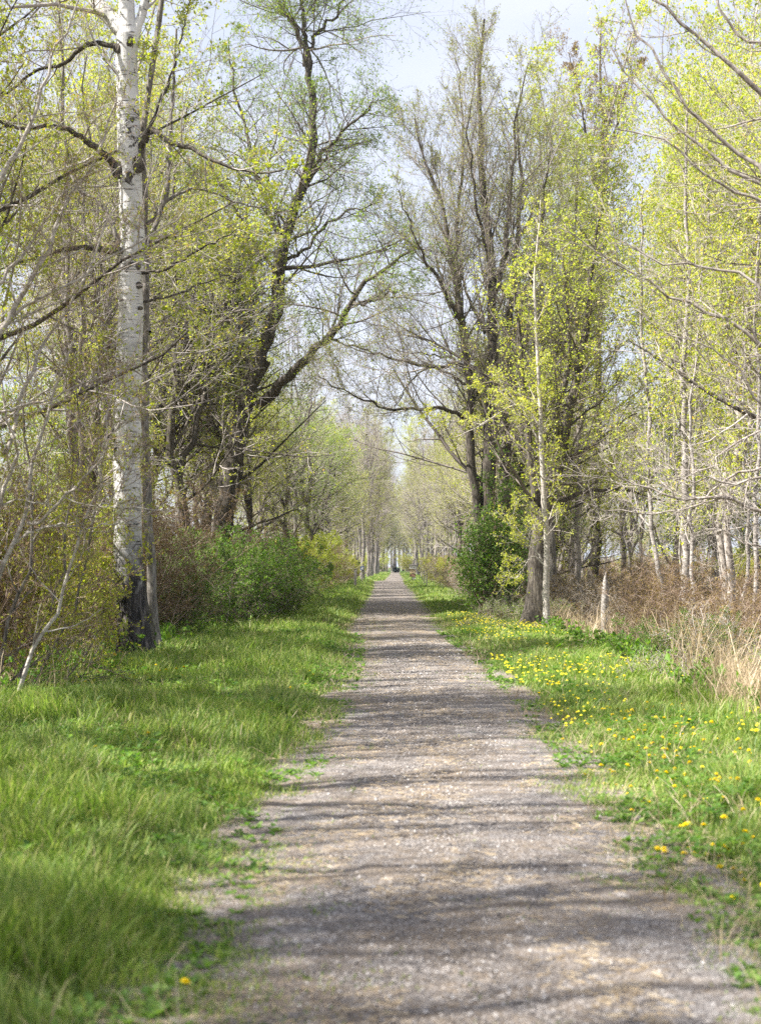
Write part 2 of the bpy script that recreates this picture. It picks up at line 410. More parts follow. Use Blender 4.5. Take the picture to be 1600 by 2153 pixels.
def grass_field(seed=11):
    r = rngf(seed)
    X_, Y_, H_, Wd = [], [], [], []
    bands = [(4.0, 7, 3600), (7, 11, 2600), (11, 17, 1500), (17, 27, 800), (27, 45, 360), (45, 80, 150), (80, 150, 60), (150, 330, 22)]
    for (y0, y1, dens) in bands:
        for side in (-1, 1):
            far = y0 > 40
            if side < 0: xa, xb = max(-6.2, -0.29 * y1 - 0.4), PC - 0.55
            else: xa, xb = PC + 0.35, min(6.2 if far else 5.2, 0.27 * y1 + 0.6)
            n = int((xb - xa) * (y1 - y0) * dens)
            x = r.uniform(xa, xb, n); y = r.uniform(y0, y1, n)
            if side < 0: e = path_l(y) - x
            else: e = x - path_r(y)
            # sparse and short at the ragged path edge
            tuft = fbm(x * 5, y * 5, 71)
            e = e + (0.10 if side < 0 else 0.15)
            tuft = 0.6 * tuft + 0.4 * fbm(x * 1.7, y * 1.7, 72)
            keep = r.random(n) < sstep(-0.36, 0.16, e + 1.7 * (tuft - 0.5)) ** 1.3
            keep |= (fbm(x * 6, y * 3.5, 77, 2) > 0.66) & (e > -0.34) & (r.random(n) < 0.5)
            outer = x < -4.4 - 0.8 * (fbm(y * 0.5, x * 0.5, 5) - 0.5) if side < 0 else x > 3.7 + 0.9 * (fbm(y * 0.4, x * 0.5, 6) - 0.5)
            keep &= ~(outer & (r.random(n) > (0.28 if side < 0 else 0.10)))
            big = fbm(x * 1.1, y * 0.7, 91, 3); small = fbm(x * 4, y * 4, 92, 2)
            base = (0.21 if side < 0 else 0.15)
            h = base * (0.15 + 1.7 * big**1.2) * (0.35 + 1.3 * small) * (0.16 + 0.84 * sstep(0.0, 0.9, e)) * r.uniform(0.55, 1.25, n)
            h *= np.where(outer, 0.7, 1.0)
            h = np.maximum(h, 0.025)
            x, y, h = x[keep], y[keep], h[keep]
            X_.append(x); Y_.append(y); H_.append(h)
            Wd.append((0.0048 + 0.00034 * y) * r.uniform(0.6, 1.3, len(x)))
    # little weeds growing through the gravel
    n = 26000
    y = 4.2 + 40 * r.random(n) ** 1.6; x = PC + r.uniform(-1.1, 1.1, n)
    k = (fbm(x * 3.2, y * 2.6, 301, 3) > 0.70) | ((fbm(x * 5, y * 4, 305, 2) > 0.64) & (np.abs(x - PC) > 0.6))
    X_.append(x[k]); Y_.append(y[k]); H_.append(r.uniform(0.015, 0.05, k.sum())); Wd.append(0.005 + 0.0004 * y[k])
    x = np.concatenate(X_); y = np.concatenate(Y_); h = np.concatenate(H_); wd = np.concatenate(Wd)
    z = ground_h(x, y) - 0.01 + np.where(np.abs(x - PC) < 1.1, 0.02, 0)
    fa = fbm(x * 0.9, y * 0.9, 55) * 12; am = 0.25 + 0.9 * fbm(x * 1.6, y * 1.6, 57)
    lean = np.stack([np.cos(fa), np.sin(fa)], -1) * (am * 0.42)[:, None] + r.normal(0, 0.36, (len(x), 2))
    return blades(np.stack([x, y, z], -1), h, wd, lean, seed + 1)

V, q, t = grass_field()
go = link('grass', mesh_from('grass', V, q, t, mats=[M['grass']])); go['kind'] = 'stuff'
tag(go, 'fresh green spring grass on both verges of the path', 'grass')

def straw_field(seed=31):
    r = rngf(seed); P_, H_ = [], []
    n = 42000
    y = 11 + 75 * r.random(n) ** 1.3; x = r.uniform(3.5, 13, n)
    m = fbm(x * 0.5, y * 0.25, 44, 3)
    edge = 3.75 + 0.5 * fbm(y * 0.4, 1.1, 7)
    k = (x > edge) & (m + 0.35 * np.exp(-(x - edge)) > 0.42)
    x, y, m = x[k], y[k], m[k]
    h = (0.6 + 1.1 * m) * r.uniform(0.45, 1.25, len(x))
    P_.append(np.stack([x, y], -1)); H_.append(h)
    n = 9000                                                   # tan tufts at the foot of the left thicket
    y = 13 + 110 * r.random(n) ** 1.2; x = r.uniform(-8, -3.6, n)
    k = (fbm(x * 0.6, y * 0.2, 46, 3) > 0.55) & (x < -4.1)
    P_.append(np.stack([x[k], y[k]], -1)); H_.append(r.uniform(0.25, 0.75, k.sum()))
    n = 1300                                                   # clump by the right edge of the view
    x = r.normal(4.0, 0.28, n); y = r.normal(15.2, 1.1, n)
    P_.append(np.stack([x, y], -1)); H_.append(r.uniform(0.3, 0.85, n))
    p2 = np.concatenate(P_); h = np.concatenate(H_)
    z = ground_h(p2[:, 0], p2[:, 1]) - 0.02
    N = len(h)
    a = fbm(p2[:, 0] * 0.7, p2[:, 1] * 0.7, 58) * 14
    lean = np.stack([np.cos(a), np.sin(a)], -1) * 0.35 + r.normal(0, 0.42, (N, 2))
    wd = (0.004 + 0.00032 * p2[:, 1]) * r.uniform(0.6, 1.2, N)
    return blades(np.column_stack([p2, z]), h, wd, lean, seed + 1, curl=0.9)
V, q, t = straw_field()
so = link('dry_grass', mesh_from('dry_grass', V, q, t, mats=[M['straw']])); so['kind'] = 'stuff'
tag(so, 'tan dead grass and reeds in the ditch under the trees', 'dry grass')

# loose chips and straw bits on the gravel
def chips(seed=5):
    r = rngf(seed); n = 32000
    y = 4.3 + 26 * r.random(n) ** 1.9; x = PC + r.normal(0, 0.75, n)
    k = np.abs(x - PC) < 1.4; x, y = x[k], y[k]; n = len(x)
    s = r.uniform(0.003, 0.010, n) * (1 + 0.6 * (r.random(n) > 0.95)) * (0.7 + y * 0.03)
    base = np.array([[1, 0, 0], [0, 1, 0], [-1, 0, 0], [0, -1, 0], [0, 0, .75], [0, 0, -.6]], float)
    a = r.uniform(0, 6.28, n); ca, sa = np.cos(a), np.sin(a)
    b = base[None] * (s[:, None, None] * r.uniform(0.6, 1.4, (n, 6, 1)))
    V = np.stack([b[..., 0] * ca[:, None] - b[..., 1] * sa[:, None], b[..., 0] * sa[:, None] + b[..., 1] * ca[:, None], b[..., 2]], -1)
    U_ = np.clip((x - PC) / 1.2, -1, 1)
    z = 0.012 + 0.03 * (1 - U_**2) + 0.004
    V = V + np.stack([x, y, z], -1)[:, None]
    i = np.arange(n)[:, None] * 6
    f = np.array([[0, 1, 4], [1, 2, 4], [2, 3, 4], [3, 0, 4], [1, 0, 5], [2, 1, 5], [3, 2, 5], [0, 3, 5]])
    return V.reshape(-1, 3), (i[:, None] + f[None]).reshape(-1, 3)
V, t = chips()
co = link('gravel', mesh_from('gravel', V, None, t, mats=[twig_mat('loose_stone_chips', [(0, (0.10, 0.09, 0.085)), (0.6, (0.30, 0.27, 0.25)), (0.93, (0.45, 0.41, 0.37)), (1, (0.66, 0.63, 0.6))])])); co['kind'] = 'stuff'
tag(co, 'loose grey stone chips lying on the path', 'gravel')

def litter(seed=6):
    r = rngf(seed); n = 34000
    y = 4.3 + 55 * r.random(n) ** 1.6; x = PC + r.uniform(-1.5, 1.5, n)
    k = fbm(x * 2.5, y * 1.2, 401, 3) > 0.44 + 0.2 * r.random(n); x, y = x[k], y[k]; n = len(x)
    a = r.normal(0, 0.9, n); L = r.uniform(0.02, 0.07, n); wd = r.uniform(0.0015, 0.004, n) * (1 + 0.06 * y)
    d = np.stack([np.cos(a), np.sin(a), r.normal(0, 0.08, n)], -1) * (L / 2)[:, None]
    s = np.stack([-np.sin(a), np.cos(a), np.zeros(n)], -1) * (wd / 2)[:, None] + np.array([0, 0, 0.001])
    U_ = np.clip((x - PC) / 1.2, -1, 1)
    c = np.stack([x, y, 0.024 + 0.03 * (1 - U_**2)], -1)
    V = np.stack([c - d - s, c + d - s, c + d + s, c - d + s], 1).reshape(-1, 3)
    i = np.arange(n)[:, None] * 4
    return V, i + np.array([[0, 1, 2, 3]])
V, q = litter()
lo = link('leaf_litter', mesh_from('leaf_litter', V, q, mats=[M['straw']])); lo['kind'] = 'stuff'
tag(lo, 'bits of straw and old leaf scattered over the gravel path', 'litter')

# ------------------------------------------------------------------ tree growing
class Acc:
    def __init__(s): s.V = []; s.Q = []; s.n = 0
    def tube(s, P, R, S, rough=0.0, seed=0):
        """P (N,K,3) polylines, R (N,K) radii"""
        N, K, _ = P.shape
        T = np.empty_like(P); T[:, 1:-1] = P[:, 2:] - P[:, :-2]; T[:, 0] = P[:, 1] - P[:, 0]; T[:, -1] = P[:, -1] - P[:, -2]
        T = nrm(T); m = nrm(P[:, -1] - P[:, 0] + 1e-6)
        ref = np.where(np.abs(m[:, 2:3]) < 0.8, np.array([[0, 0, 1.0]]), np.array([[1.0, 0.13, 0]]))
        ref = nrm(ref - m * (ref * m).sum(-1, keepdims=True))
        U = nrm(ref[:, None] - T * (ref[:, None] * T).sum(-1, keepdims=True)); Vv = np.cross(T, U)
        a = np.arange(S) / S * 2 * np.pi
        RR = R[:, :, None] * np.ones(S)
        if rough:
            r = rngf(seed + 99)
            lob = sum(np.cos(k * a[None, None] + r.uniform(0, 6.28, (N, 1, 1)) + r.normal(0, 0.25, (N, K, 1)).cumsum(1)) * am for k, am in ((2, .5), (3, .5), (5, .45), (8, .35)))
            RR = RR * (1 + rough * lob + rough * 0.5 * r.normal(0, 1, (N, K, 1)))
        ring = P[:, :, None] + RR[..., None] * (np.cos(a)[:, None] * U[:, :, None] + np.sin(a)[:, None] * Vv[:, :, None])
        s.V.append(ring.reshape(-1, 3))
        b = s.n + (np.arange(N)[:, None, None] * K + np.arange(K - 1)[None, :, None]) * S
        j = np.arange(S); j2 = (j + 1) % S
        q = np.stack([b + j, b + j2, b + S + j2, b + S + j], -1).reshape(-1, 4)
        s.Q.append(q); s.n += N * K * S
    def mesh(s, name, mat, smooth=True): return mesh_from(name, np.concatenate(s.V), np.concatenate(s.Q), smooth=smooth, mats=[mat])

def resample(pts, K):
    p = np.asarray(pts, float)
    # Catmull-Rom through the points
    e = np.concatenate([[2 * p[0] - p[1]], p, [2 * p[-1] - p[-2]]])
    out = []
    for i in range(len(p) - 1):
        t = np.linspace(0, 1, 8, endpoint=False)[:, None]
        a, b, c, d = e[i], e[i + 1], e[i + 2], e[i + 3]
        out.append(0.5 * (2 * b + (c - a) * t + (2 * a - 5 * b + 4 * c - d) * t**2 + (3 * b - a - 3 * c + d) * t**3))
    out.append(p[-1:]); o = np.concatenate(out)
    s = np.concatenate([[0], np.cumsum(np.linalg.norm(np.diff(o, axis=0), axis=1))]); s /= s[-1]
    t = np.linspace(0, 1, K)
    return np.stack([np.interp(t, s, o[:, k]) for k in range(o.shape[1])], -1)

def grow(r, P0, D0, L, K, wander, trop):
    N = len(P0); D = nrm(D0); P = [P0]; st = (L / (K - 1))[:, None]
    tr = np.array([0, 0, 1.0]) * trop
    for k in range(K - 1):
        D = nrm(D + r.normal(0, wander, (N, 3)) + tr); P.append(P[-1] + D * st)
    return np.stack(P, 1)

def spawn(r, P, R, L, n, t0, t1, ang, angsd, lr, rr, K, wander, trop, tip, minr=0.0018, taper_t=0.55, outward=None, lsd=0.3):
    """children of polylines P: returns P2,R2,L2"""
    N, Kp, _ = P.shape
    n = np.full(N, n) if np.isscalar(n) else n
    idx = np.repeat(np.arange(N), n); M_ = len(idx)
    k = np.concatenate([np.arange(c) for c in n]) if M_ else np.zeros(0)
    t = t0 + (t1 - t0) * np.clip((k + r.uniform(0, 1, M_)) / n[idx], 0, 0.999)
    f = t * (Kp - 1); i = np.floor(f).astype(int); fr = (f - i)[:, None]
    p = P[idx, i] * (1 - fr) + P[idx, i + 1] * fr
    T = nrm(P[idx, i + 1] - P[idx, i]); rp = R[idx, i] * (1 - fr[:, 0]) + R[idx, i + 1] * fr[:, 0]
    ref = nrm(np.cross(T, r.normal(0, 1, (M_, 3)))); V = np.cross(T, ref)
    ph = k * 2.4 + r.uniform(0, 6.28, N)[idx]
    # stable frame per parent
    ref0 = nrm(np.cross(T, np.tile(np.array([[0.31, 0.95, 0.07]]), (M_, 1)))); V = np.cross(T, ref0)
    a = np.clip(r.normal(ang, angsd, M_), 8, 120) * np.pi / 180
    D = np.cos(a)[:, None] * T + np.sin(a)[:, None] * (np.cos(ph)[:, None] * ref0 + np.sin(ph)[:, None] * V)
    L2 = L[idx] * lr * (1 - taper_t * (t - t0) / max(1e-3, t1 - t0)) * np.exp(r.normal(0, lsd, M_))
    L2 = np.clip(L2, 0.06, None)
    P2 = grow(r, p, D, L2, K, wander, trop)
    r0 = np.maximum(np.minimum(rp * rr, rp * 0.9), minr)
    R2 = r0[:, None] * np.linspace(1, tip, K)[None]; R2 = np.maximum(R2, minr * 0.7)
    return P2, R2, L2

def leaves_on(r, P, per, L, Wd, spread=0.0, t0=0.25, droop=0.0):
    N, K, _ = P.shape
    M_ = N * per
    idx = np.repeat(np.arange(N), per); t = t0 + (1 - t0) * r.random(M_); t = np.where(r.random(M_) < 0.25, 1.0, t)
    f = np.clip(t * (K - 1), 0, K - 1.001); i = np.floor(f).astype(int); fr = (f - i)[:, None]
    p = P[idx, i] * (1 - fr) + P[idx, i + 1] * fr
    T = nrm(P[idx, i + 1] - P[idx, i])
    ax = nrm(T * 0.5 + r.normal(0, 0.75, (M_, 3)) + np.array([0, 0, 0.25 - droop]))
    p = p + r.normal(0, 1, (M_, 3)) * spread
    wv = nrm(np.cross(ax, r.normal(0, 1, (M_, 3)))); nn = np.cross(ax, wv)
    s = np.exp(r.normal(0, 0.28, M_))[:, None]
    l = L * s; w_ = Wd * s
    V = np.stack([p, p + ax * l * 0.5 + wv * w_ / 2 + nn * l * 0.13, p + ax * l, p + ax * l * 0.5 - wv * w_ / 2 + nn * l * 0.13], 1)
    return V.reshape(-1, 3)

def leaf_mesh(name, Vl, mat):
    V = np.concatenate(Vl); n = len(V) // 4
    return mesh_from(name, V, np.arange(n * 4).reshape(-1, 4), mats=[mat])

def build_tree(name, base, skel, spec, seed):
    """skel: list of (points, r0, r1) in world space. spec: dict of growth settings. Returns the root Empty."""
    r = rngf(seed); base = np.asarray(base, float)
    root = link(name, None, None, tuple(base)); root.empty_display_size = 0.3
    K0 = spec.get('K0', 18)
    P0, R0 = [], []
    for s_ in skel:
        pts, r0, r1 = s_[:3]
        P0.append(resample(np.asarray(pts, float) - base, K0)); R0.append(r0 + (r1 - r0) * np.linspace(0, 1, K0) ** spec.get('taper', 0.85))
    P0 = np.stack(P0); R0 = np.stack(R0); nsk = len(skel)
    jit = spec.get('jit', 0.02); jn = r.normal(0, 1, P0.shape) * jit; jn[:, 0] = 0; P0 = P0 + jn
    low = P0[:, 0, 2] < 0.4
    fl = spec.get('flare', 0.35)
    R0 = R0 * np.where(low[:, None], 1 + fl * np.exp(-np.maximum(P0[..., 2], 0) / 0.35), 1)
    L0 = np.linalg.norm(np.diff(P0, axis=1), axis=2).sum(1)
    tr = Acc()
    if spec.get('limbs'):
        tr.tube(P0[:1], R0[:1], spec.get('S0', 12), spec.get('rough', 0.07), seed)
        for j in range(1, nsk):
            la = Acc(); la.tube(P0[j:j + 1], R0[j:j + 1], max(8, spec.get('S0', 12) // 2), spec.get('rough', 0.07), seed + j)
            link('limb', la.mesh('limb', M[spec['limbs'] if j >= spec.get('limb_from', 1) else spec['bark']]), root)
    else: tr.tube(P0, R0, spec.get('S0', 12), spec.get('rough', 0.07), seed)
    tw = Acc()
    n1 = spec['n1']
    cnt = np.array([s_[3] if len(s_) > 3 else n1 for s_ in skel])
    t0s = spec.get('t0', 0.3)
    out = []
    P1, R1, L1 = [], [], []
    for j in range(nsk):
        if cnt[j] == 0: continue
        st = skel[j][4] if len(skel[j]) > 4 else (t0s if low[j] else 0.12)
        lr = spec['l1'] / L0[j] * (skel[j][5] if len(skel[j]) > 5 else 1)
        a, b, c = spawn(r, P0[j:j + 1], R0[j:j + 1], L0[j:j + 1], int(cnt[j]), st, 0.99, spec.get('a1', 50), 12, lr, 0.42, 9,
                        spec.get('w1', 0.10), spec.get('u1', 0.06), 0.22, 0.006, spec.get('tt1', 0.6))
        P1.append(a); R1.append(b); L1.append(c)
    P1 = np.concatenate(P1); R1 = np.concatenate(R1); L1 = np.concatenate(L1)
    R1 = np.minimum(R1, np.maximum(L1 * 0.016, 0.006)[:, None] * np.linspace(1, .3, 9))
    (tw if spec.get('limbs') else tr).tube(P1, R1, 6)
    P2, R2, L2 = spawn(r, P1, R1, L1, spec['n2'], 0.12, 0.98, spec.get('a2', 42), 14, spec.get('l2', 0.42), 0.55, 6, spec.get('w2', 0.14), spec.get('u2', 0.05), 0.3, 0.0035, 0.5)
    tw.tube(P2, R2, 4)
    P3, R3, L3 = spawn(r, P2, R2, L2, spec['n3'], 0.15, 0.98, spec.get('a3', 42), 16, spec.get('l3', 0.45), 0.6, 4, spec.get('w3', 0.16), spec.get('u3', 0.04), 0.4, spec.get('minr', 0.0022), 0.4)
    tw.tube(P3, R3, 3)
    last = [P2, P3]
    if spec.get('n4', 0):
        P4, R4, L4 = spawn(r, P3, R3, L3, spec['n4'], 0.2, 0.98, 45, 16, 0.5, 0.7, 3, 0.15, spec.get('u4', 0.03), 0.5, spec.get('minr', 0.0022), 0.3)
        tw.tube(P4, R4, 3); last.append(P4)
    link('trunk', tr.mesh('trunk', M[spec['bark']]), root)
    crown = link('crown', tw.mesh('crown', M[spec['twig']]), root)
    pl = spec.get('leaf')
    if pl:
        mat, per, ll, lw = pl
        Vl = [leaves_on(r, last[-1], per, ll, lw, spec.get('spread', 0.012)), leaves_on(r, last[-2], max(1, per // 2), ll, lw, spec.get('spread', 0.012))]
        link('foliage', leaf_mesh('foliage', Vl, M[mat]), crown)
    return root

def wp(d, *pts, dz=0.0):
    """pixel path at depth d; each point may carry its own depth offset"""
    return [W(p[0], p[1], d + (p[2] if len(p) > 2 else 0)) for p in pts]

def auto_skel(seed, H, R, lean=0.4, forks=0, wander=0.25, fork_h=(0.25, 0.5), spread=0.22):
    r = rngf(seed); K = 9
    z = np.linspace(0, H, K); x = np.cumsum(r.normal(0, wander, K)) * np.linspace(0, 1, K); y = np.cumsum(r.normal(0, wander, K)) * np.linspace(0, 1, K)
    x += lean * z / H; x -= x[0]; y -= y[0]
    sk = [(np.stack([x, y, z], -1), R, R * 0.12)]
    for f in range(forks):
        t = r.uniform(*fork_h); i = t * (K - 1); zi = np.interp(t * H, z, z); p0 = np.array([np.interp(zi, z, x), np.interp(zi, z, y), zi])
        a = r.uniform(0, 6.28); hh = H * r.uniform(0.75, 0.97) - zi; o = spread * hh
        pts = [p0, p0 + [math.cos(a) * o * .35, math.sin(a) * o * .35, hh * .22], p0 + [math.cos(a) * o * .75, math.sin(a) * o * .75, hh * .6], p0 + [math.cos(a) * o, math.sin(a) * o, hh]]
        sk.append((np.array(pts), R * 0.62, R * 0.08))
    return sk

#---SCENE---
# clover, plantain and dead blades mixed into the verges
def verge_mix(seed=71):
    r = rngf(seed); n = 30000
    y = 4.3 + 30 * r.random(n) ** 1.6; x = np.where(r.random(n) < .5, r.uniform(-6, -.4, n), r.uniform(1.0, 4.2, n))
    e = np.maximum(edge_l(y) - x, x - edge_r(y)); g = fbm(x * 1.8, y * 1.3, 73, 3)
    k = (e > -.08) & (g + .12 * np.exp(-np.maximum(e, 0) * 3) > .56) & (x > -5) & (x < 3.9); x, y, e, g = x[k], y[k], e[k], g[k]; n = len(x)
    z = ground_h(x, y) + .02 + sstep(0, .8, e) * r.uniform(.01, .12, n)
    m = 5; a = r.uniform(0, 6.28, (n, 1)) + np.arange(m)[None] * 1.2566 + r.normal(0, .2, (n, m)); L = r.uniform(.02, .06, (n, 1)) * r.uniform(.7, 1.2, (n, m)) * (1 + .02 * y[:, None])
    t = r.uniform(.15, .9, (n, m)); ax = np.stack([np.cos(a) * np.cos(t), np.sin(a) * np.cos(t), np.sin(t)], -1); wv = np.stack([-np.sin(a), np.cos(a), 0 * a], -1)
    p = np.stack([x, y, z], -1)[:, None] + 0 * ax; L = L[..., None]
    V = np.stack([p, p + ax * L * .6 + wv * L * .28, p + ax * L + np.array([0, 0, -.15]) * L, p + ax * L * .6 - wv * L * .28], 2).reshape(-1, 3)
    return V
w_ = link('clover', leaf_mesh('clover', [verge_mix()], leaf_mat('clover_and_plantain', [(0, (0.06, 0.14, 0.02)), (0.6, (0.13, 0.24, 0.04)), (1, (0.24, 0.34, 0.08))], objvar=0.0))); w_['kind'] = 'stuff'
tag(w_, 'low broad leaved weeds and clover mixed into the grass', 'weeds')
def dead_blades(seed=75):
    r = rngf(seed); n = 26000
    y = 4.3 + 38 * r.random(n) ** 1.5; x = np.where(r.random(n) < .5, r.uniform(-6, -.5, n), r.uniform(1.2, 4.4, n))
    k = fbm(x * 1.3, y, 76, 3) > .50; x, y = x[k], y[k]; n = len(x)
    h = r.uniform(.05, .22, n); ln = r.normal(0, .9, (n, 2))
    return blades(np.stack([x, y, ground_h(x, y) + .01], -1), h, (.003 + .0002 * y) * r.uniform(.6, 1.2, n), ln, seed)
V, q, t = dead_blades()
w_ = link('dead_grass_blades', mesh_from('dead_grass_blades', V, q, t, mats=[M['straw']])); w_['kind'] = 'stuff'
tag(w_, 'straw coloured dead blades among the green grass', 'dry grass')

# ---- thin haze over the whole scene
def haze():
    m, n, l, o = new_mat('thin_haze')
    v = n.new("ShaderNodeVolumePrincipled"); v.inputs['Color'].default_value = (0.78, 0.86, 1.0, 1); v.inputs['Density'].default_value = 0.00018; v.inputs['Anisotropy'].default_value = 0.2
    l.new(v.outputs[0], o.inputs['Volume'])
    a, b, c, d, z0, z1 = -1600, 1600, -60, 3600, -3.5, 34
    V = [(a, c, z0), (b, c, z0), (b, d, z0), (a, d, z0), (a, c, z1), (b, c, z1), (b, d, z1), (a, d, z1)]
    h = link('haze', mesh_from('haze', V, [(0, 3, 2, 1), (4, 5, 6, 7), (0, 1, 5, 4), (1, 2, 6, 5), (2, 3, 7, 6), (3, 0, 4, 7)], mats=[m])); h['kind'] = 'stuff'
haze()

used = set()
def place(proto, x, y, sc, label, cat, group=None, rot=None, tilt=0.0, sz=None, dz=-0.05):
    first = proto.name not in used
    o = proto if first else copy_tree(proto)
    used.add(proto.name)
    r = random.Random(int(x * 977 + y * 131))
    o.location = (x, y, float(ground_h(x, y)) + dz)
    o.rotation_euler = (tilt * r.uniform(-1, 1), tilt * r.uniform(-1, 1), r.uniform(0, 6.28) if rot is None else rot)
    o.scale = (sc, sc, sc if sz is None else sz)
    tag(o, label, cat, group)
    return o

# ---- the white aspen by the left verge
D = 24.0
BX, BY, BZ = W(288, 1396, D)
B = (BX, D, float(ground_h(BX, D)) - 0.08)
def ww(*pts, d=D): return wp(d, *pts)
tr_pts = [(BX, D, B[2])] + ww((281, 1330), (274, 1200), (268, 1000), (271, 800), (276, 600), (276, 450), (272, 300), (268, 150), (270, 70))
aspen = [
    (tr_pts, 0.265, 0.18, 3, 0.9),
    (ww((268, 75), (235, 40, .1), (200, 0, .2), (150, -70, .4), (90, -200, .8)), 0.15, 0.05, 7),
    (ww((271, 75), (268, 0), (266, -120), (280, -300)), 0.16, 0.05, 9),
    (ww((276, 95), (296, 40), (308, 0), (340, -110), (380, -250)), 0.09, 0.03, 7),
    (ww((252, 362), (222, 325, -.2), (185, 300, -.4), (150, 275, -.7), (100, 262, -1), (40, 270, -1.2), (-60, 225, -1.5)), 0.072, 0.012, 9),
    (ww((252, 98), (200, 92, .2), (165, 105, .4), (130, 135, .6), (80, 148, .8), (0, 205, 1), (-80, 260, 1.2)), 0.05, 0.012, 9),
    (ww((252, 530), (200, 521, -.2), (130, 527, -.5), (60, 545, -.8), (-10, 570, -1)), 0.062, 0.014, 8),
    (ww((292, 340), (306, 290, -.1), (322, 268, -.2), (345, 292, -.3), (380, 306, -.4), (408, 314, -.6), (470, 348, -.8), (560, 363, -1), (640, 345, -1.2)), 0.06, 0.010, 9),
    (ww((308, 300), (330, 230), (358, 165, .2), (380, 90, .3), (398, 0, .4)), 0.035, 0.01, 6),
    (ww((290, 575), (360, 562, -.3), (420, 522, -.6), (450, 508, -.8), (540, 465, -1)), 0.032, 0.007, 7),
    (ww((292, 640), (370, 618, .3), (440, 592, .6), (530, 560, .9)), 0.026, 0.006, 7),
]
SP = dict(bark='bark_aspen', limbs='bark_dark', limb_from=4, twig='twig_grey', S0=24, K0=26, rough=0.022, jit=0.012, flare=0.5, n1=6, l1=1.6, a1=48, n2=5, n3=5, n4=2, l2=0.45, w1=0.13, u1=0.03, leaf=('leaf_lime', 2, 0.045, 0.038), taper=0.8)
t_ = build_tree('aspen_tree', B, aspen, SP, 101)
tag(t_, 'large white barked aspen with black scars and dark furrowed foot by the left verge', 'tree')

# bark bosses and scars where limbs leave the trunk
def boss(px, py, r, squash, parent, base, d=D - 0.2):
    r *= .95; d += .05
    import bmesh
    bm = bmesh.new(); bmesh.ops.create_icosphere(bm, subdivisions=3, radius=1)
    rr = rngf(int(px * 7 + py))
    for v in bm.verts:
        n_ = 1 + 0.05 * float(rr.normal()); v.co = Vector((v.co.x * r * n_, v.co.y * r * 0.35 * n_, v.co.z * r * squash * n_))
    me = bpy.data.meshes.new('branch_scar'); bm.to_mesh(me); bm.free(); me.materials.append(M['bark_dark'])
    p = W(px, py, d); link('branch_scar', me, parent, (p[0] - base[0], p[1] - base[1], p[2] - base[2]))
for a in [(247, 357, .11, 1.5), (272, 252, .09, 0.9), (292, 345, .12, 1.4), (292, 600, .08, .8), (250, 945, .08, .7), (268, 85, .12, 1.2), (248, 102, .08, 1.1), (250, 528, .09, .9), (289, 560, .07, 1.0), (262, 612, .05, .6), (296, 648, .05, .7)]:
    boss(*a, t_, B)

# second, greyer stem close behind it
B2 = (W(330, 1380, 25.2)[0], 25.2, float(ground_h(-4.2, 25.2)) - 0.1)
sk = [([B2] + wp(25.2, (320, 1250), (310, 1050), (304, 850), (305, 700), (307, 550), (306, 400), (302, 290), (316, 180), (335, 60), (345, -80)), 0.09, 0.045, 5, 0.6),
      (wp(25.2, (311, 520), (335, 460), (352, 400), (360, 300), (364, 190), (372, 60)), 0.05, 0.02, 7),
      (wp(25.2, (310, 470), (360, 420, .2), (402, 398, .4), (450, 405, .6), (520, 432, .8), (600, 440, 1)), 0.035, 0.008, 8),
      (wp(25.2, (312, 700), (270, 560, .6), (215, 430, 1), (165, 395, 1.3), (120, 300, 1.6)), 0.07, 0.02, 6)]
t_ = build_tree('aspen_tree', B2, sk, dict(SP, bark='bark_grey', limbs='bark_grey', S0=14, K0=22, rough=.05, twig='twig_pale', leaf=('leaf_olive', 2, 0.035, 0.022)), 102)
tag(t_, 'grey slender trunk standing tight behind the white aspen', 'tree')

# ---- big dark leaning willow on the left
D = 46.0
B = (W(452, 1290, D)[0], D, 0); B = (B[0], D, float(ground_h(B[0], D)) - 0.1)
sk = [([B] + wp(D, (462, 1180), (478, 1040), (506, 900), (530, 810), (545, 755)), 0.34, 0.29, 3, .5),
      (wp(D, (540, 775), (556, 720), (580, 640), (592, 560), (600, 500), (625, 440), (652, 340), (655, 240), (648, 130)), 0.25, 0.10, 26, .2),
      (wp(D, (650, 140), (632, 80), (600, 30), (575, -30), (560, -120)), 0.10, 0.03, 16),
      (wp(D, (650, 150), (655, 90), (675, 60), (705, 30), (740, -40)), 0.08, 0.02, 16),
      (wp(D, (642, 140), (640, 60), (638, -20), (645, -110)), 0.09, 0.02, 16),
      (wp(D, (640, 385), (690, 310, -.5), (735, 265, -.8), (770, 232, -1), (796, 200, -1.2)), 0.10, 0.02, 18),
      (wp(D, (540, 850, 0), (585, 815, -.6), (640, 755, -1.2), (690, 712, -1.8), (722, 672, -2.2), (752, 620, -2.6), (790, 575, -3), (840, 545, -3.4), (885, 500, -3.8)), 0.18, 0.035, 20, .3),
      (wp(D, (745, 640, -2.6), (780, 632, -3), (832, 612, -3.4)), 0.07, 0.02, 5),
      (wp(D, (530, 800), (500, 700, 1), (470, 620, 2), (440, 520, 3), (420, 430, 3.4), (395, 330, 4)), 0.17, 0.04, 24, .15),
      (wp(D, (600, 520), (560, 430, 1), (530, 330, 1.4), (500, 210, 2), (480, 80, 2.4)), 0.11, 0.02, 24, .1),
      (wp(D, (590, 560), (640, 520, .8), (690, 470, 1), (745, 440, 1.2), (800, 430, 1.4)), 0.07, 0.02, 16)]
t_ = build_tree('willow_tree', B, sk, dict(bark='bark_dark', limbs='bark_dark', twig='twig_dark', S0=16, K0=22, rough=0.06, jit=0.05, flare=.4, n1=10, l1=3.0, n2=9, n3=7, n4=2, l2=.5, minr=.003, w1=.14, u1=.02, u2=0.0, u3=-.01, a1=58, leaf=('leaf_green', 2, 0.052, 0.028)), 103)
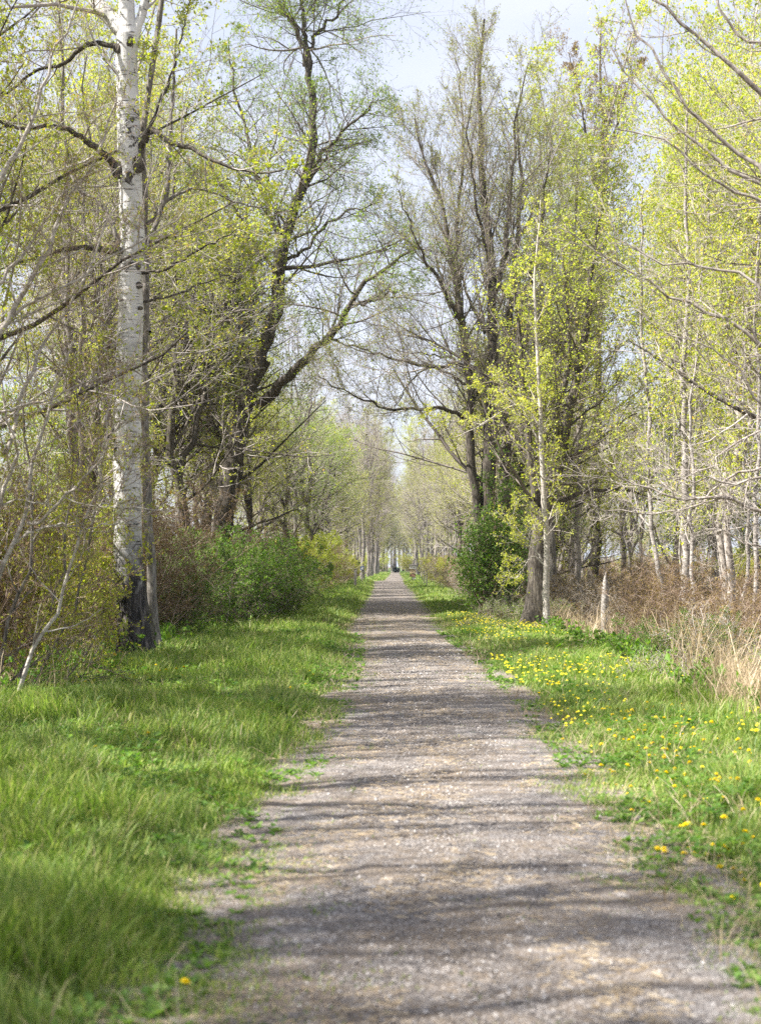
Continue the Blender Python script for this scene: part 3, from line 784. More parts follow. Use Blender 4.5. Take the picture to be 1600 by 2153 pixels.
tag(t_, 'big dark leaning willow forking into a limb that reaches over the path', 'tree')

# ---- right hand cluster
D = 43.0
B = (W(1030, 1300, D)[0], D, float(ground_h(2.9, D)) - 0.1)
sk = [([B] + wp(D, (1030, 1200), (1028, 1050), (1030, 900), (1032, 760), (1034, 600), (1020, 430), (1010, 300), (1008, 160), (1014, 40)), 0.30, 0.03, 40, .2),
      (wp(D, (1022, 1280), (1012, 1160), (1000, 1040), (986, 930), (988, 820), (975, 700), (955, 570), (925, 430), (885, 320), (870, 250)), 0.20, 0.025, 32, .3),
      (wp(D, (985, 800), (965, 640, .5), (960, 480, 1), (975, 330, 1.2), (968, 200, 1.5), (960, 120, 1.5)), 0.10, 0.015, 20),
      (wp(D, (1033, 650), (1062, 520), (1075, 380), (1085, 250), (1108, 130)), 0.10, 0.015, 22),
      (wp(D, (990, 905, -.5), (965, 868, -1), (900, 857, -1.6), (850, 860, -2), (800, 858, -2.4), (745, 832, -3), (700, 808, -3.4), (668, 790, -3.6)), 0.075, 0.012, 13, .2),
      (wp(D, (1000, 775, -.5), (950, 765, -1), (905, 770, -1.3), (860, 764, -1.6), (800, 745, -2), (740, 728, -2.4), (705, 716, -2.8)), 0.07, 0.012, 12, .15),
      (wp(D, (990, 815, .5), (940, 785, .8), (900, 774, 1), (868, 800, 1.2), (840, 845, 1.4), (815, 880, 1.6)), 0.05, 0.01, 10),
      (wp(D, (985, 790, .8), (950, 755, 1.4), (890, 745, 2), (820, 735, 2.4)), 0.045, 0.01, 9),
      (wp(D, (980, 700), (930, 600, -1), (880, 520, -1.5), (840, 400, -2)), 0.08, 0.012, 12)]
SPB = dict(bark='bark_dark', limbs='bark_dark', twig='twig_tan', S0=14, K0=22, rough=.05, jit=.035, n1=12, l1=2.6, n2=9, n3=7, n4=2, l2=.5, a1=36, a2=34, a3=34, w1=.09, u1=.10, u2=.07, u3=.05, leaf=('leaf_olive', 1, 0.036, 0.024), minr=.0034)
sk += [(wp(D, (1020, 700), (960, 560, 1), (930, 430, 1.5), (905, 300, 2)), .06, .012, 18), (wp(D, (1030, 560), (1000, 420, -1), (985, 280, -1.5), (1000, 130, -2)), .06, .012, 18)]
t_ = build_tree('ash_tree', B, sk, SPB, 104)
tag(t_, 'tall bare topped tree right of the path whose black boughs arch over it', 'tree')
B = (W(1064, 1295, 44)[0], 44.5, float(ground_h(3.4, 44)) - 0.1)
sk = [([B] + wp(44.5, (1060, 1150), (1064, 1000), (1067, 850), (1062, 735), (1072, 640), (1090, 500), (1092, 350), (1085, 230)), 0.24, 0.03, 24, .25),
      (wp(44.5, (1064, 760), (1100, 640), (1130, 520), (1150, 380), (1160, 250)), 0.10, 0.015, 22),
      (wp(44.5, (1068, 900), (1110, 820), (1160, 760), (1210, 650)), 0.08, 0.02, 16)]
t_ = build_tree('ash_tree', B, sk, dict(SPB, twig='twig_grey', bark='bark_dark', limbs='bark_dark', a1=45, leaf=('leaf_lime', 1, 0.046, 0.036)), 105)
tag(t_, 'dark rough trunk rising straight out of the climbing vine, middle of the right cluster', 'tree')

D = 38.0
B = (W(1122, 1312, D)[0], D, float(ground_h(3.67, D)) - 0.1)
sk = [([B] + wp(D, (1128, 1240), (1130, 1150), (1148, 1060), (1178, 950), (1198, 860), (1218, 770), (1232, 680), (1245, 560), (1262, 450)), 0.29, 0.03, 28, .25),
      (wp(D, (1134, 1130), (1122, 1030), (1110, 930), (1100, 820), (1092, 700), (1075, 580)), 0.15, 0.02, 26),
      (wp(D, (1150, 1055), (1165, 960), (1172, 860), (1195, 760), (1190, 640), (1180, 520)), 0.12, 0.02, 26),
      (wp(D, (1145, 1070), (1220, 1038, .6), (1300, 1030, 1), (1380, 1048, 1.4), (1440, 1075, 1.7)), 0.075, 0.02, 9),
      (wp(D, (1170, 985), (1230, 945, .5), (1290, 900, .8), (1340, 870, 1)), 0.06, 0.02, 9)]
t_ = build_tree('gnarled_tree', B, sk, dict(bark='bark_dark', limbs='bark_dark', twig='twig_dark', S0=16, K0=20, rough=.08, jit=.03, flare=.55, n1=12, l1=2.1, n2=8, n3=6, n4=2, l2=.48, w1=.12, u1=.07, minr=.003, leaf=('leaf_lime', 1, 0.048, 0.038)), 106)
tag(t_, 'gnarled dark trunk forking right, standing beside the pale sapling', 'tree')

D = 46.5
B = (W(1165, 1300, D)[0], D, float(ground_h(5.1, D)) - 0.1)
sk = [([B] + wp(D, (1160, 1150), (1150, 950), (1142, 750), (1135, 550), (1140, 380), (1130, 240)), 0.14, 0.02, 30, .25), (wp(D, (1150, 900), (1190, 700), (1205, 520), (1215, 340)), .08, .015, 22), (wp(D, (1150, 980), (1110, 800), (1090, 640), (1075, 440)), .07, .015, 20)]
t_ = build_tree('maple_tree', B, sk, dict(SPB, bark='bark_grey', twig='twig_grey', leaf=('leaf_lime', 1, .046, .036)), 109)
tag(t_, 'slim forked tree with light green haze of leaves behind the pale sapling', 'tree')

D = 35.5
B = (W(1145, 1332, D)[0], D, float(ground_h(3.7, D)) - 0.08)
sk = [([B] + wp(D, (1148, 1250), (1149, 1150), (1143, 1060), (1138, 960), (1134, 850), (1128, 720), (1124, 600), (1130, 500), (1138, 420)), 0.098, 0.018, 34, .2),
      (wp(D, (1140, 1180), (1115, 1140), (1095, 1120), (1075, 1090)), 0.022, 0.006, 8),
      (wp(D, (1146, 1190), (1118, 1170), (1085, 1215, -.3), (1068, 1200, -.3)), 0.018, 0.006, 7),
      (wp(D, (1138, 960), (1110, 880), (1060, 830), (1010, 815)), 0.022, 0.006, 9),
      (wp(D, (1136, 900), (1090, 850), (1000, 900, -.6), (940, 920, -.8), (880, 870, -1)), 0.022, 0.005, 12)]
t_ = build_tree('sapling', B, sk, dict(bark='bark_pale', twig='twig_pale', S0=12, K0=24, rough=.015, jit=.012, flare=.12, n1=9, l1=1.0, n2=5, n3=4, n4=2, l2=.5, w1=.12, u1=.06, leaf=('leaf_yellow', 2, 0.044, 0.036)), 107)
tag(t_, 'slender pale straight sapling with bright yellow green leaves at the right verge', 'tree')

# tall tree with reddish top behind them
D = 56.0
B = (W(1250, 1280, D)[0], D, -0.9)
sk = [([B] + wp(D, (1250, 1100), (1256, 800), (1262, 500), (1266, 380), (1268, 280), (1262, 160), (1262, 70)), 0.25, 0.03, 26, .35),
      (wp(D, (1263, 420), (1235, 300), (1215, 190), (1195, 110)), 0.09, 0.015, 12),
      (wp(D, (1265, 380), (1295, 270), (1318, 180), (1335, 120)), 0.08, 0.015, 12)]
t_ = build_tree('ash_tree', B, sk, dict(SPB, bark='bark_dark', limbs='bark_dark', twig='twig_dark', n1=14, l1=2.0, leaf=('leaf_rust', 3, 0.05, 0.03)), 108)
tag(t_, 'tall narrow tree with a sparse reddish top against the sky', 'tree')

# pale trunks on the right
def slim(pts, d, r0, seed, label, n1=16, st=.3, spec={}):
    p = wp(d, *pts); b = (p[0][0], d, float(ground_h(p[0][0], d)) - 0.08)
    p[0] = b
    t = build_tree('young_aspen', b, [(p, r0 * .85, r0 * .22, n1, st)], dict(dict(bark='bark_aspen_slim', twig='twig_pale', S0=10, K0=24, rough=.05, jit=.025, flare=.15, n1=n1, l1=1.7, n2=6, n3=5, n4=2, l2=.5, w1=.13, u1=.03, leaf=('leaf_olive', 2, 0.05, 0.036)), **spec), seed)
    tag(t, label, 'tree', 'slim pale trunks in the ditch on the right')
M['bark_aspen_slim'] = bark_mat('slim_pale_bark', (0.08, 0.07, 0.06), (0.29, 0.26, 0.235), (0.50, 0.465, 0.43), vs=(5, 5, 12), bump=0.2)
slim([(1402, 1400), (1396, 1280), (1380, 1180), (1370, 1090), (1360, 980), (1362, 850), (1350, 720), (1345, 560), (1352, 400)], 33, .085, 110, 'white crooked slim trunk, leftmost of the pale trunks in the right ditch')
slim([(1446, 1400), (1442, 1200), (1440, 1000), (1436, 850), (1440, 700), (1446, 540), (1440, 380), (1445, 200)], 32, .125, 111, 'thickest greyish trunk in the middle of the pale trunks on the right', 20)
slim([(1462, 1380), (1458, 1230), (1452, 1130), (1456, 1000), (1448, 860), (1470, 700), (1476, 520)], 30, .07, 112, 'thin white wavy trunk just right of the thickest greyish one')
slim([(1430, 1400), (1432, 1250), (1428, 1100), (1415, 900), (1420, 700)], 35, .05, 113, 'thin dim trunk just left of the thickest greyish one', 12)
slim([(1568, 1400), (1566, 1260), (1572, 1120), (1560, 950), (1566, 760), (1560, 560)], 31, .07, 114, 'pale spotted trunk near the right edge above the dry grass')
slim([(1592, 1400), (1590, 1200), (1588, 1050), (1596, 860), (1590, 640), (1600, 400)], 29, .075, 115, 'pale trunk standing on the very right edge of the view')
slim([(1520, 1400), (1516, 1250), (1510, 1120), (1500, 980), (1510, 800)], 38, .06, 116, 'dim slim trunk between the spotted trunk and the middle pair', 12)

# ---- branches sweeping in from trees just outside on the right
D = 16.0
gx_, gy_ = 5.9, 16.5
B = (gx_, gy_, float(ground_h(gx_, gy_)) - 0.1)
sk = [([B, (5.8, 16.4, 2.0), (5.7, 16.3, 4.5), (5.6, 16.2, 7.0), (5.6, 16, 9.5)], 0.17, 0.05, 2, .6)]
def limb(d, pts, r0, r1, n, start):
    return ([start] + wp(d, *pts), r0, r1, n, .25)
sk += [limb(D, [(1640, 225), (1600, 190), (1560, 160), (1475, 85), (1380, 0), (1320, -60)], .05, .012, 9, (5.65, 16.2, 5.9)),
       limb(D - .5, [(1640, 400), (1600, 360), (1550, 318), (1475, 260), (1425, 195), (1390, 145), (1325, 50), (1310, -10)], .042, .008, 11, (5.68, 16.2, 5.2)),
       limb(D + .6, [(1640, 420), (1600, 398), (1525, 345), (1425, 270), (1375, 215), (1310, 140), (1275, 85)], .040, .007, 11, (5.7, 16.3, 5.0)),
       limb(D, [(1640, 440), (1600, 415), (1530, 390), (1475, 365), (1400, 300), (1340, 282), (1290, 275)], .036, .007, 10, (5.7, 16.3, 4.9)),
       limb(D - .4, [(1650, 660), (1600, 615), (1530, 565), (1460, 560), (1390, 552), (1340, 520), (1290, 495)], .038, .007, 12, (5.75, 16.4, 3.6)),
       limb(D + .4, [(1650, 755), (1600, 725), (1540, 680), (1475, 650), (1400, 610), (1325, 570), (1250, 530), (1180, 480)], .042, .006, 14, (5.78, 16.4, 3.0)),
       limb(D, [(1650, 900), (1600, 850), (1550, 775), (1490, 735), (1440, 712), (1400, 700)], .032, .006, 10, (5.8, 16.4, 2.4)),
       limb(D - .3, [(1650, 20), (1580, -20), (1540, -80)], .04, .01, 6, (5.6, 16.1, 7.2)),
       limb(D + .8, [(1660, 150), (1600, 100), (1540, 60), (1500, 0), (1480, -60)], .04, .01, 8, (5.6, 16.1, 6.6))]
SPR = dict(bark='bark_pale_grey', twig='twig_pale', S0=10, K0=20, rough=.03, jit=.02, n1=8, l1=1.0, n2=6, n3=4, n4=0, l2=.5, w1=.12, u1=.05, a1=40, leaf=('leaf_lime', 1, 0.03, 0.022), minr=.002)
M['bark_pale_grey'] = bark_mat('pale_grey_limb_bark', (0.16, 0.135, 0.115), (0.32, 0.28, 0.245), (0.50, 0.455, 0.41), vs=(6, 6, 6), bump=.15)
t_ = build_tree('bare_tree', B, sk, SPR, 120)
tag(t_, 'pale bare branches sweeping up and left from the right edge', 'tree')
gx_, gy_ = 6.6, 19.5
B = (gx_, gy_, float(ground_h(gx_, gy_)) - 0.1)
D = 19.0
sk = [([B, (6.5, 19.5, 1.5), (6.4, 19.4, 3.5), (6.3, 19.3, 6)], 0.13, 0.04, 3, .6),
      limb(D, [(1660, 1090), (1600, 1075), (1560, 1062), (1525, 1048), (1470, 1048), (1400, 1045), (1345, 1020), (1300, 1000), (1250, 952)], .045, .007, 16, (6.5, 19.5, 1.7)),
      limb(D + .5, [(1660, 960), (1600, 985), (1530, 1010), (1460, 1060), (1380, 1080), (1300, 1075), (1240, 1060)], .03, .006, 14, (6.45, 19.4, 2.6)),
      limb(D - .5, [(1660, 1010), (1600, 1000), (1540, 1020), (1490, 1000), (1440, 1010), (1400, 960), (1360, 930)], .03, .006, 13, (6.45, 19.4, 2.3)),
      limb(D, [(1660, 850), (1600, 905), (1540, 930), (1480, 990), (1430, 1010), (1380, 1010)], .028, .006, 12, (6.4, 19.4, 3.2)),
      limb(D + .4, [(1660, 1160), (1600, 1150), (1540, 1130), (1490, 1110), (1440, 1120)], .03, .006, 11, (6.5, 19.5, 1.3))]
t_ = build_tree('bare_tree', B, sk, dict(SPR, twig='twig_pale', leaf=None, n2=6, n3=5, l1=.95, u1=.02, a1=45), 121)
tag(t_, 'tangle of whitish bare twigs reaching in low from the right edge', 'tree')

# ---- pale multi-stemmed shrub filling the left foreground
def shrub_px(name, d, base_px, stems, spec, seed, label, cat, group=None):
    b = W(base_px[0], base_px[1], d); b = (b[0], d, float(ground_h(b[0], d)) - 0.05)
    sk = []
    for pts, r0, n in stems:
        p = wp(d, *pts); p[0] = (p[0][0], p[0][1], float(ground_h(p[0][0], p[0][1])) - 0.05) if pts[0][1] > 1250 else p[0]
        sk.append((p, r0 * 1.35, r0 * .35, n, .15))
    t = build_tree(name, b, sk, spec, seed); tag(t, label, cat, group); return t
SPS = dict(bark='bark_pale', twig='twig_brown', S0=7, K0=16, rough=.03, jit=.02, flare=.1, n1=9, l1=.95, n2=6, n3=4, n4=2, l2=.5, w1=.12, u1=.05, a1=38, leaf=('leaf_olive', 1, 0.028, 0.014), minr=.0018)
shrub_px('shrub', 15.5, (-40, 1470), [
    ([(-60, 1480), (-10, 1240), (25, 1150), (50, 1100), (60, 1040), (80, 960), (90, 890), (110, 830), (135, 780), (150, 720)], .030, 10),
    ([(60, 1100), (90, 1090, -.2), (150, 1030, -.4), (200, 980, -.6), (240, 920, -.8), (300, 860, -1)], .016, 9),
    ([(-40, 1140), (0, 1060), (20, 1000), (40, 950), (20, 900), (8, 850), (5, 790)], .022, 9),
    ([(10, 955), (35, 880, .2), (60, 800, .3), (100, 720, .4), (150, 640, .5), (190, 560, .6), (240, 440, .7)], .022, 11),
    ([(-60, 900), (0, 870), (60, 850), (120, 830), (200, 800), (260, 770)], .016, 9),
    ([(50, 1130), (90, 1110), (140, 1105), (190, 1110), (250, 1100)], .013, 7),
    ([(-60, 1100), (0, 1065), (40, 1050), (80, 1060), (110, 1035)], .016, 6),
    ([(20, 1480), (80, 1340), (120, 1280), (150, 1180), (178, 1100), (210, 1010), (225, 920), (232, 830)], .020, 11),
    ([(180, 1090), (230, 1050), (262, 1010), (300, 960)], .011, 6),
    ([(-60, 780), (0, 700), (40, 640), (90, 540), (150, 420), (200, 330), (248, 210)], .028, 12),
    ([(-60, 640), (0, 600), (60, 520), (110, 440), (160, 380), (240, 350)], .018, 10),
    ([(-40, 420), (30, 330), (80, 220), (110, 120), (150, 40), (170, -30)], .022, 10),
    ([(-80, 720), (-10, 690), (60, 640), (160, 590), (260, 530), (340, 480), (400, 440)], .018, 11)], SPS, 130,
    'pale arching shrub stems filling the lower left corner of the wood', 'shrub')
shrub_px('shrub', 18.5, (30, 1440), [
    ([(-30, 1460), (20, 1380), (60, 1340), (120, 1300), (170, 1290), (230, 1310)], .014, 8),
    ([(0, 1460), (60, 1400), (120, 1370), (180, 1340), (240, 1330)], .012, 8),
    ([(30, 1450), (100, 1290), (130, 1200), (140, 1110), (150, 1000), (170, 880), (160, 780)], .020, 12),
    ([(60, 1450), (160, 1260), (185, 1180), (200, 1080), (215, 960), (205, 860), (210, 740)], .017, 12),
    ([(-20, 1450), (30, 1260), (60, 1200), (70, 1100), (60, 980), (50, 880), (60, 760), (40, 640)], .024, 13),
    ([(90, 1440), (160, 1400), (205, 1330), (230, 1250), (245, 1160)], .012, 8),
    ([(-20, 1480), (40, 1450), (110, 1430), (170, 1420), (220, 1400)], .010, 8)], dict(SPS, bark='bark_grey', leaf=('leaf_olive', 2, 0.032, 0.018)), 131,
    'brown twiggy shrub with curved stems left of the white aspen', 'shrub')

# ---- prototypes for the rest of the wood
BASE0 = (0, 0, 0)
def proto(name, sk, spec, seed): return build_tree(name, BASE0, [tuple([np.array(s[0])] + list(s[1:])) for s in sk], spec, seed)
common = dict(S0=9, K0=16, rough=.06, jit=.05, n2=8, n3=6, n4=2, l2=.5, minr=.0032)
T_ = {}
T_['bare'] = proto('ash_tree', auto_skel(1, 15, .17, .4, 3), dict(common, bark='bark_grey', twig='twig_grey', n1=17, l1=2.8, t0=.35, a1=40, u1=.10, u2=.06, leaf=('leaf_rust', 1, 0.035, 0.02)), 201)
T_['bare2'] = proto('ash_tree', auto_skel(2, 14, .15, -.5, 4, fork_h=(.15, .4)), dict(common, bark='bark_grey', twig='twig_grey', n1=14, l1=2.6, t0=.4, a1=42, u1=.08, leaf=('leaf_olive', 1, 0.04, 0.02)), 202)
T_['olive'] = proto('elm_tree', auto_skel(3, 14, .20, .5, 3, fork_h=(.2, .45), spread=.3), dict(common, bark='bark_dark', twig='twig_grey', n1=18, l1=3.2, t0=.25, a1=52, u1=.05, leaf=('leaf_olive', 3, 0.052, 0.034)), 203)
T_['olive2'] = proto('elm_tree', auto_skel(4, 13, .16, .9, 2, wander=.4), dict(common, bark='bark_dark', twig='twig_grey', n1=22, l1=3.0, t0=.18, a1=55, u1=.04, leaf=('leaf_olive', 3, 0.052, 0.034)), 204)
T_['green'] = proto('willow_tree', auto_skel(5, 13, .20, .8, 3, wander=.4, spread=.35), dict(common, bark='bark_dark', twig='twig_grey', n1=18, l1=3.2, t0=.2, a1=55, u1=.03, leaf=('leaf_green', 3, 0.054, 0.032)), 205)
T_['lime'] = proto('poplar_tree', auto_skel(6, 17, .115, .3, 2, spread=.12), dict(common, bark='bark_pale_grey', twig='twig_pale', n1=24, l1=2.5, t0=.12, a1=42, u1=.10, leaf=('leaf_lime', 2, 0.054, 0.046)), 206)
T_['lime2'] = proto('poplar_tree', auto_skel(7, 15, .10, -.4, 3, spread=.15), dict(common, bark='bark_pale_grey', twig='twig_pale', n1=21, l1=2.5, t0=.15, a1=44, u1=.09, leaf=('leaf_lime', 2, 0.054, 0.046)), 207)
T_['under'] = proto('young_tree', auto_skel(8, 8.5, .08, .6, 3, fork_h=(.02, .3), spread=.3), dict(common, bark='bark_grey', twig='twig_grey', n1=13, l1=1.7, t0=.08, a1=45, u1=.06, leaf=('leaf_olive', 3, 0.045, 0.026)), 208)
T_['under2'] = proto('young_tree', auto_skel(9, 7, .06, -.5, 4, fork_h=(.01, .2), spread=.3), dict(common, bark='bark_pale_grey', twig='twig_pale', n1=11, l1=1.5, t0=.1, a1=42, u1=.08, leaf=('leaf_green', 3, 0.045, 0.026)), 209)

T_['slim'] = proto('young_aspen', auto_skel(12, 11.5, .11, .5, 1, wander=.12), dict(common, bark='bark_pale', twig='twig_pale', n1=12, n2=4, n3=3, n4=0, l1=1.4, t0=.35, a1=45, u1=.08, leaf=('leaf_olive', 1, 0.045, 0.032)), 210)  # thin trunks shaped for the unseen trees that cast shade bands on the path
def shrub_skel(seed, n, H, rbase, out, r0, wander=.12):
    r = rngf(seed); sk = []
    for i in range(n):
        a = r.uniform(0, 6.28); b = rbase * math.sqrt(r.random()); h = H * r.uniform(.55, 1.05); o = out * r.uniform(.3, 1.1)
        x0, y0 = b * math.cos(a), b * math.sin(a); a2 = a + r.normal(0, .5); pts = []
        for k in range(6):
            t = k / 5; pts.append((x0 + o * t**1.5 * math.cos(a2) + (r.normal(0, wander) if k else 0), y0 + o * t**1.5 * math.sin(a2) + (r.normal(0, wander) if k else 0), h * (t - .22 * t * t * out / H)))
        sk.append((np.array(pts), r0 * r.uniform(.6, 1.2), r0 * .2))
    return sk
sc_ = dict(S0=5, K0=9, rough=0, jit=.02, flare=.1, t0=.12, n2=5, n3=4, n4=2, l2=.5)
S_ = {}
S_['green'] = proto('green_bush', shrub_skel(1, 24, 2.7, .8, 1.5, .014, .16), dict(sc_, bark='bark_grey', twig='twig_brown', n1=10, l1=.8, leaf=('leaf_bush', 2, 0.044, 0.03)), 301)
S_['twiggy'] = proto('twiggy_bush', shrub_skel(2, 24, 3.2, .7, 1.5, .013), dict(sc_, bark='twig_brown', twig='twig_brown', n1=9, l1=.9, leaf=('leaf_rust', 1, 0.034, 0.02)), 302)
S_['olive'] = proto('leafing_bush', shrub_skel(3, 24, 3.0, .8, 1.4, .014), dict(sc_, bark='twig_brown', twig='twig_brown', n1=9, l1=.9, leaf=('leaf_olive', 3, 0.042, 0.026)), 303)
S_['pale'] = proto('pale_bush', shrub_skel(4, 22, 2.4, .6, 1.3, .011), dict(sc_, bark='twig_pale', twig='twig_pale', n1=9, l1=.8, leaf=('leaf_rust', 1, 0.034, 0.02)), 304)
S_['bramble'] = proto('bramble', shrub_skel(5, 34, 1.0, .8, 1.5, .007, .08), dict(sc_, bark='twig_brown', twig='twig_pale', n1=6, l1=.5, n4=0, leaf=('leaf_green', 1, 0.03, 0.02)), 305)
S_['lime'] = proto('leafing_bush', shrub_skel(6, 20, 3.0, .7, 1.2, .014), dict(sc_, bark='twig_pale', twig='twig_pale', n1=9, l1=.85, leaf=('leaf_lime', 3, 0.045, 0.03)), 306)
KT = {'bare': 'tree', 'bare2': 'tree', 'olive': 'tree', 'olive2': 'tree', 'green': 'tree', 'lime': 'tree', 'lime2': 'tree', 'under': 'tree', 'under2': 'tree'}
LT = {'slim': 'unseen shade casting aspen', 'bare': 'tall bare grey twigged tree', 'bare2': 'grey many stemmed tree', 'olive': 'dark trunked olive leafed tree', 'olive2': 'leaning olive leafed tree',
      'green': 'fresh green willow', 'lime': 'tall lime green poplar', 'lime2': 'pale trunked lime poplar', 'under': 'young olive leafed tree', 'under2': 'young pale stemmed tree'}
LS = {'green': 'deep green bush', 'twiggy': 'brown twiggy bush', 'olive': 'brown stemmed olive bush', 'pale': 'pale bare bush', 'bramble': 'low bramble tangle', 'lime': 'pale stemmed lime bush'}
def band(x, y):
    if x < 0.4:
        for lim, t in ((19, 'well before the white aspen'), (23, 'just before the white aspen'), (28, 'level with the white aspen'), (34, 'just beyond the white aspen'), (39, 'behind the nearest green bush'), (44, 'behind the row of green bushes'),
                       (50, 'level with the leaning willow'), (56, 'just beyond the leaning willow'), (63, 'behind the tan bushes'), (75, 'just beyond the tan bushes'), (90, 'short of the grey post'), (108, 'level with the grey post'), (124, 'short of the blue sign'), (145, 'by the blue sign'), (180, 'past the blue sign'), (230, 'deep in the far shade'), (300, 'near the far end')):
            if y < lim: return t + ', left wood'
        return 'closing the far end, left side'
    for lim, t in ((25, 'at the right edge of the view'), (30, 'in front of the pale trunks'), (34, 'among the pale trunks'), (39, 'level with the sapling'), (44, 'level with the vine'), (50, 'just beyond the vine'), (56, 'behind the right cluster'), (64, 'far behind the right cluster'),
                   (80, 'short of the fence posts'), (98, 'nearer than the fence posts'), (120, 'by the fence posts'), (145, 'level with the stacked boxes'), (180, 'past the stacked boxes'), (230, 'deep beyond the boxes'), (300, 'near the far end')):
        if y < lim: return t + ', right wood'
    return 'closing the far end, right side'
def row(x):
    a = abs(x - .36)
    return 'front row' if a < 6.2 else 'second row' if a < 8.6 else 'third row' if a < 11.5 else 'fourth row' if a < 15 else 'back row'
def lab(nm, x, y): return nm + ', ' + row(x) + ', ' + band(x, y)
def T(kind, x, y, s=1.0, rot=None, label=None, tilt=.03):
    place(T_[kind], x, y, s, label or lab(LT[kind], x, y), 'tree', 'far trees across the fields' if label else LT[kind] + 's ' + band(x, y), rot=rot, tilt=tilt)
def S(kind, x, y, s=1.0, rot=None, label=None):
    place(S_[kind], x, y, s, label or lab(LS[kind], x, y), 'bush', ('scrub in the far field' if 'field' in label else None) if label else LS[kind] + ' group ' + band(x, y), rot=rot)

R = random.Random(77)
# left wood
for y in np.arange(12, 62, 4.2):
    lim = 0.29 * y + 3.5
    x = -6.4 - R.uniform(0, 1.6)
    wts = [2, 2, 1, 1, 1, 1, 3, 3] if y < 24 else [1, 2, 4, 4, 4, 2, 2, 1]
    while x > max(-lim - 2, -11.5 if y < 40 else -13):
        k = R.choices(['bare', 'bare2', 'olive', 'olive2', 'green', 'lime', 'under', 'under2'], wts)[0]
        T(k, x + R.uniform(-.6, .6), float(y) + R.uniform(-1.4, 1.4), R.uniform(.92, 1.12) * (1 + .012 * max(0, y - 25)))
        x -= R.uniform(3.2, 4.8) if y > 20 else R.uniform(3.0, 4.2)
for (k, x, y, s_) in [('green', -8.2, 49, 1.3), ('olive2', -9.8, 53, 1.4), ('lime2', -7.2, 57, 1.25), ('bare2', -10, 46, 1.35)]: T(k, x, y, s_)
for y in np.arange(62, 150, 5.5):
    for x in (-5.6, -9.5):
        T(R.choice(['bare', 'olive', 'olive2', 'green', 'lime2', 'olive']), x + R.uniform(-.9, .5), float(y) + R.uniform(-2, 2), R.uniform(.75, 1.0))
for y in np.arange(155, 330, 9):
    for x in (-3.7, -8.0):
        T(R.choice(['bare', 'bare2', 'bare', 'lime2']), x + R.uniform(-.6, .4), float(y) + R.uniform(-3, 3), R.uniform(1.15, 1.55))
# unseen trees added at the left to band the near path with shade
for (k, x, y, s) in [('slim', -5.7 - 3.2 * ((i * .618) % 1), 1.5 + i * .55 + R.uniform(-.25, .25), R.uniform(.9, 1.25)) for i in range(32)] + [('bare', -8.6, 3.5, 1)]:
    T(k, x, y, s)
# left edge shrubs
for y in np.arange(19.5, 60, 1.6):
    lim = 0.28 * y + 1.5
    x = -5.3 - R.uniform(0, .9) - (1.0 if y < 26 else 1.5 if 30 < y < 45 else 0)
    while x > max(-lim, -9.5):
        S(R.choices(['twiggy', 'olive', 'pale', 'bramble', 'lime', 'green'], [6, 2, 4, 2, 0, 0] if y < 32 else [5, 1, 3, 2, 0, 2] if y < 46 else [4, 5, 3, 2, 1, 1])[0], x, float(y) + R.uniform(-.7, .7), R.uniform(.75, 1.25))
        x -= R.uniform(2.2, 3.6)
for y in np.arange(60, 150, 4.0):
    for x in (-5.3, -8):
        S(R.choice(['twiggy', 'olive', 'pale', 'olive', 'lime']), x + R.uniform(-.7, .4), float(y) + R.uniform(-1, 1), R.uniform(.8, 1.25))
for (px, d, s) in [(355, 31, .8), (420, 34, .95), (470, 37, 1.05), (535, 40, .95), (572, 43, .75), (500, 41, 1.0)]:
    S('green', (px - CX) / F * d, d, s, label='bright deep green bush %s' % {355: 'right beside the white aspen, lowest of its row', 420: 'second from the white aspen in the row of green bushes', 470: 'in the middle of the row of green bushes', 535: 'bulging towards the path near the willow', 572: 'last before the tan bushes, nearest the path', 500: 'behind the others under the willow'}[px])

# right wood
for y in np.arange(26, 62, 4.0):
    lim = 0.275 * y + 3
    x = 6.4 + R.uniform(0, 1.5) + (1.0 if y < 50 else -1.2)
    while x < lim + 2:
        k = R.choices(['lime', 'lime2', 'olive', 'bare2', 'under', 'under2'], [6, 6, 1, 1, 2, 1])[0]
        T(k, x + R.uniform(-.5, .5), float(y) + R.uniform(-1.4, 1.4), R.uniform(.95, 1.2) * (1 + .008 * max(0, y - 30)))
        x += R.uniform(3.4, 5.4)
for (k, x, y, s) in [('olive', 4.4, 49, .85), ('under2', 4.9, 47, .9), ('olive2', 5.6, 53, .9), ('under', 4.2, 53, 1), ('bare', 4.9, 60, .95), ('bare2', 5.6, 57, .9)]:
    T(k, x, y, s)
for y in np.arange(64, 150, 6.5):
    for x in (4.6, 8.0, 12.5):
        T(R.choice(['bare', 'bare2', 'bare', 'bare2', 'olive', 'lime2']), x + R.uniform(-.4, .9), float(y) + R.uniform(-2, 2), R.uniform(.7, .95))
for y in np.arange(155, 330, 11):
    for x in (4.0, 8.0):
        T(R.choice(['bare', 'bare2', 'lime']), x + R.uniform(-.4, .6), float(y) + R.uniform(-3, 3), R.uniform(1.15, 1.55))
for (x, y, s) in [(0.9, 410, 1.), (-2.9, 330, .8), (3.2, 352, .85), (-5, 352, .9), (5.2, 340, 1.), (3.6, 300, .7)]:
    T('lime', x, y, s, label=None)
for i in range(60):
    T(R.choice(['bare', 'olive', 'lime', 'green', 'lime2']), -14 + i * .48 + R.uniform(-.4, .4), (342 if abs(-14 + i * .48 - .3) > 2.2 else 420) + R.uniform(0, 95), R.uniform(1.2, 1.9))
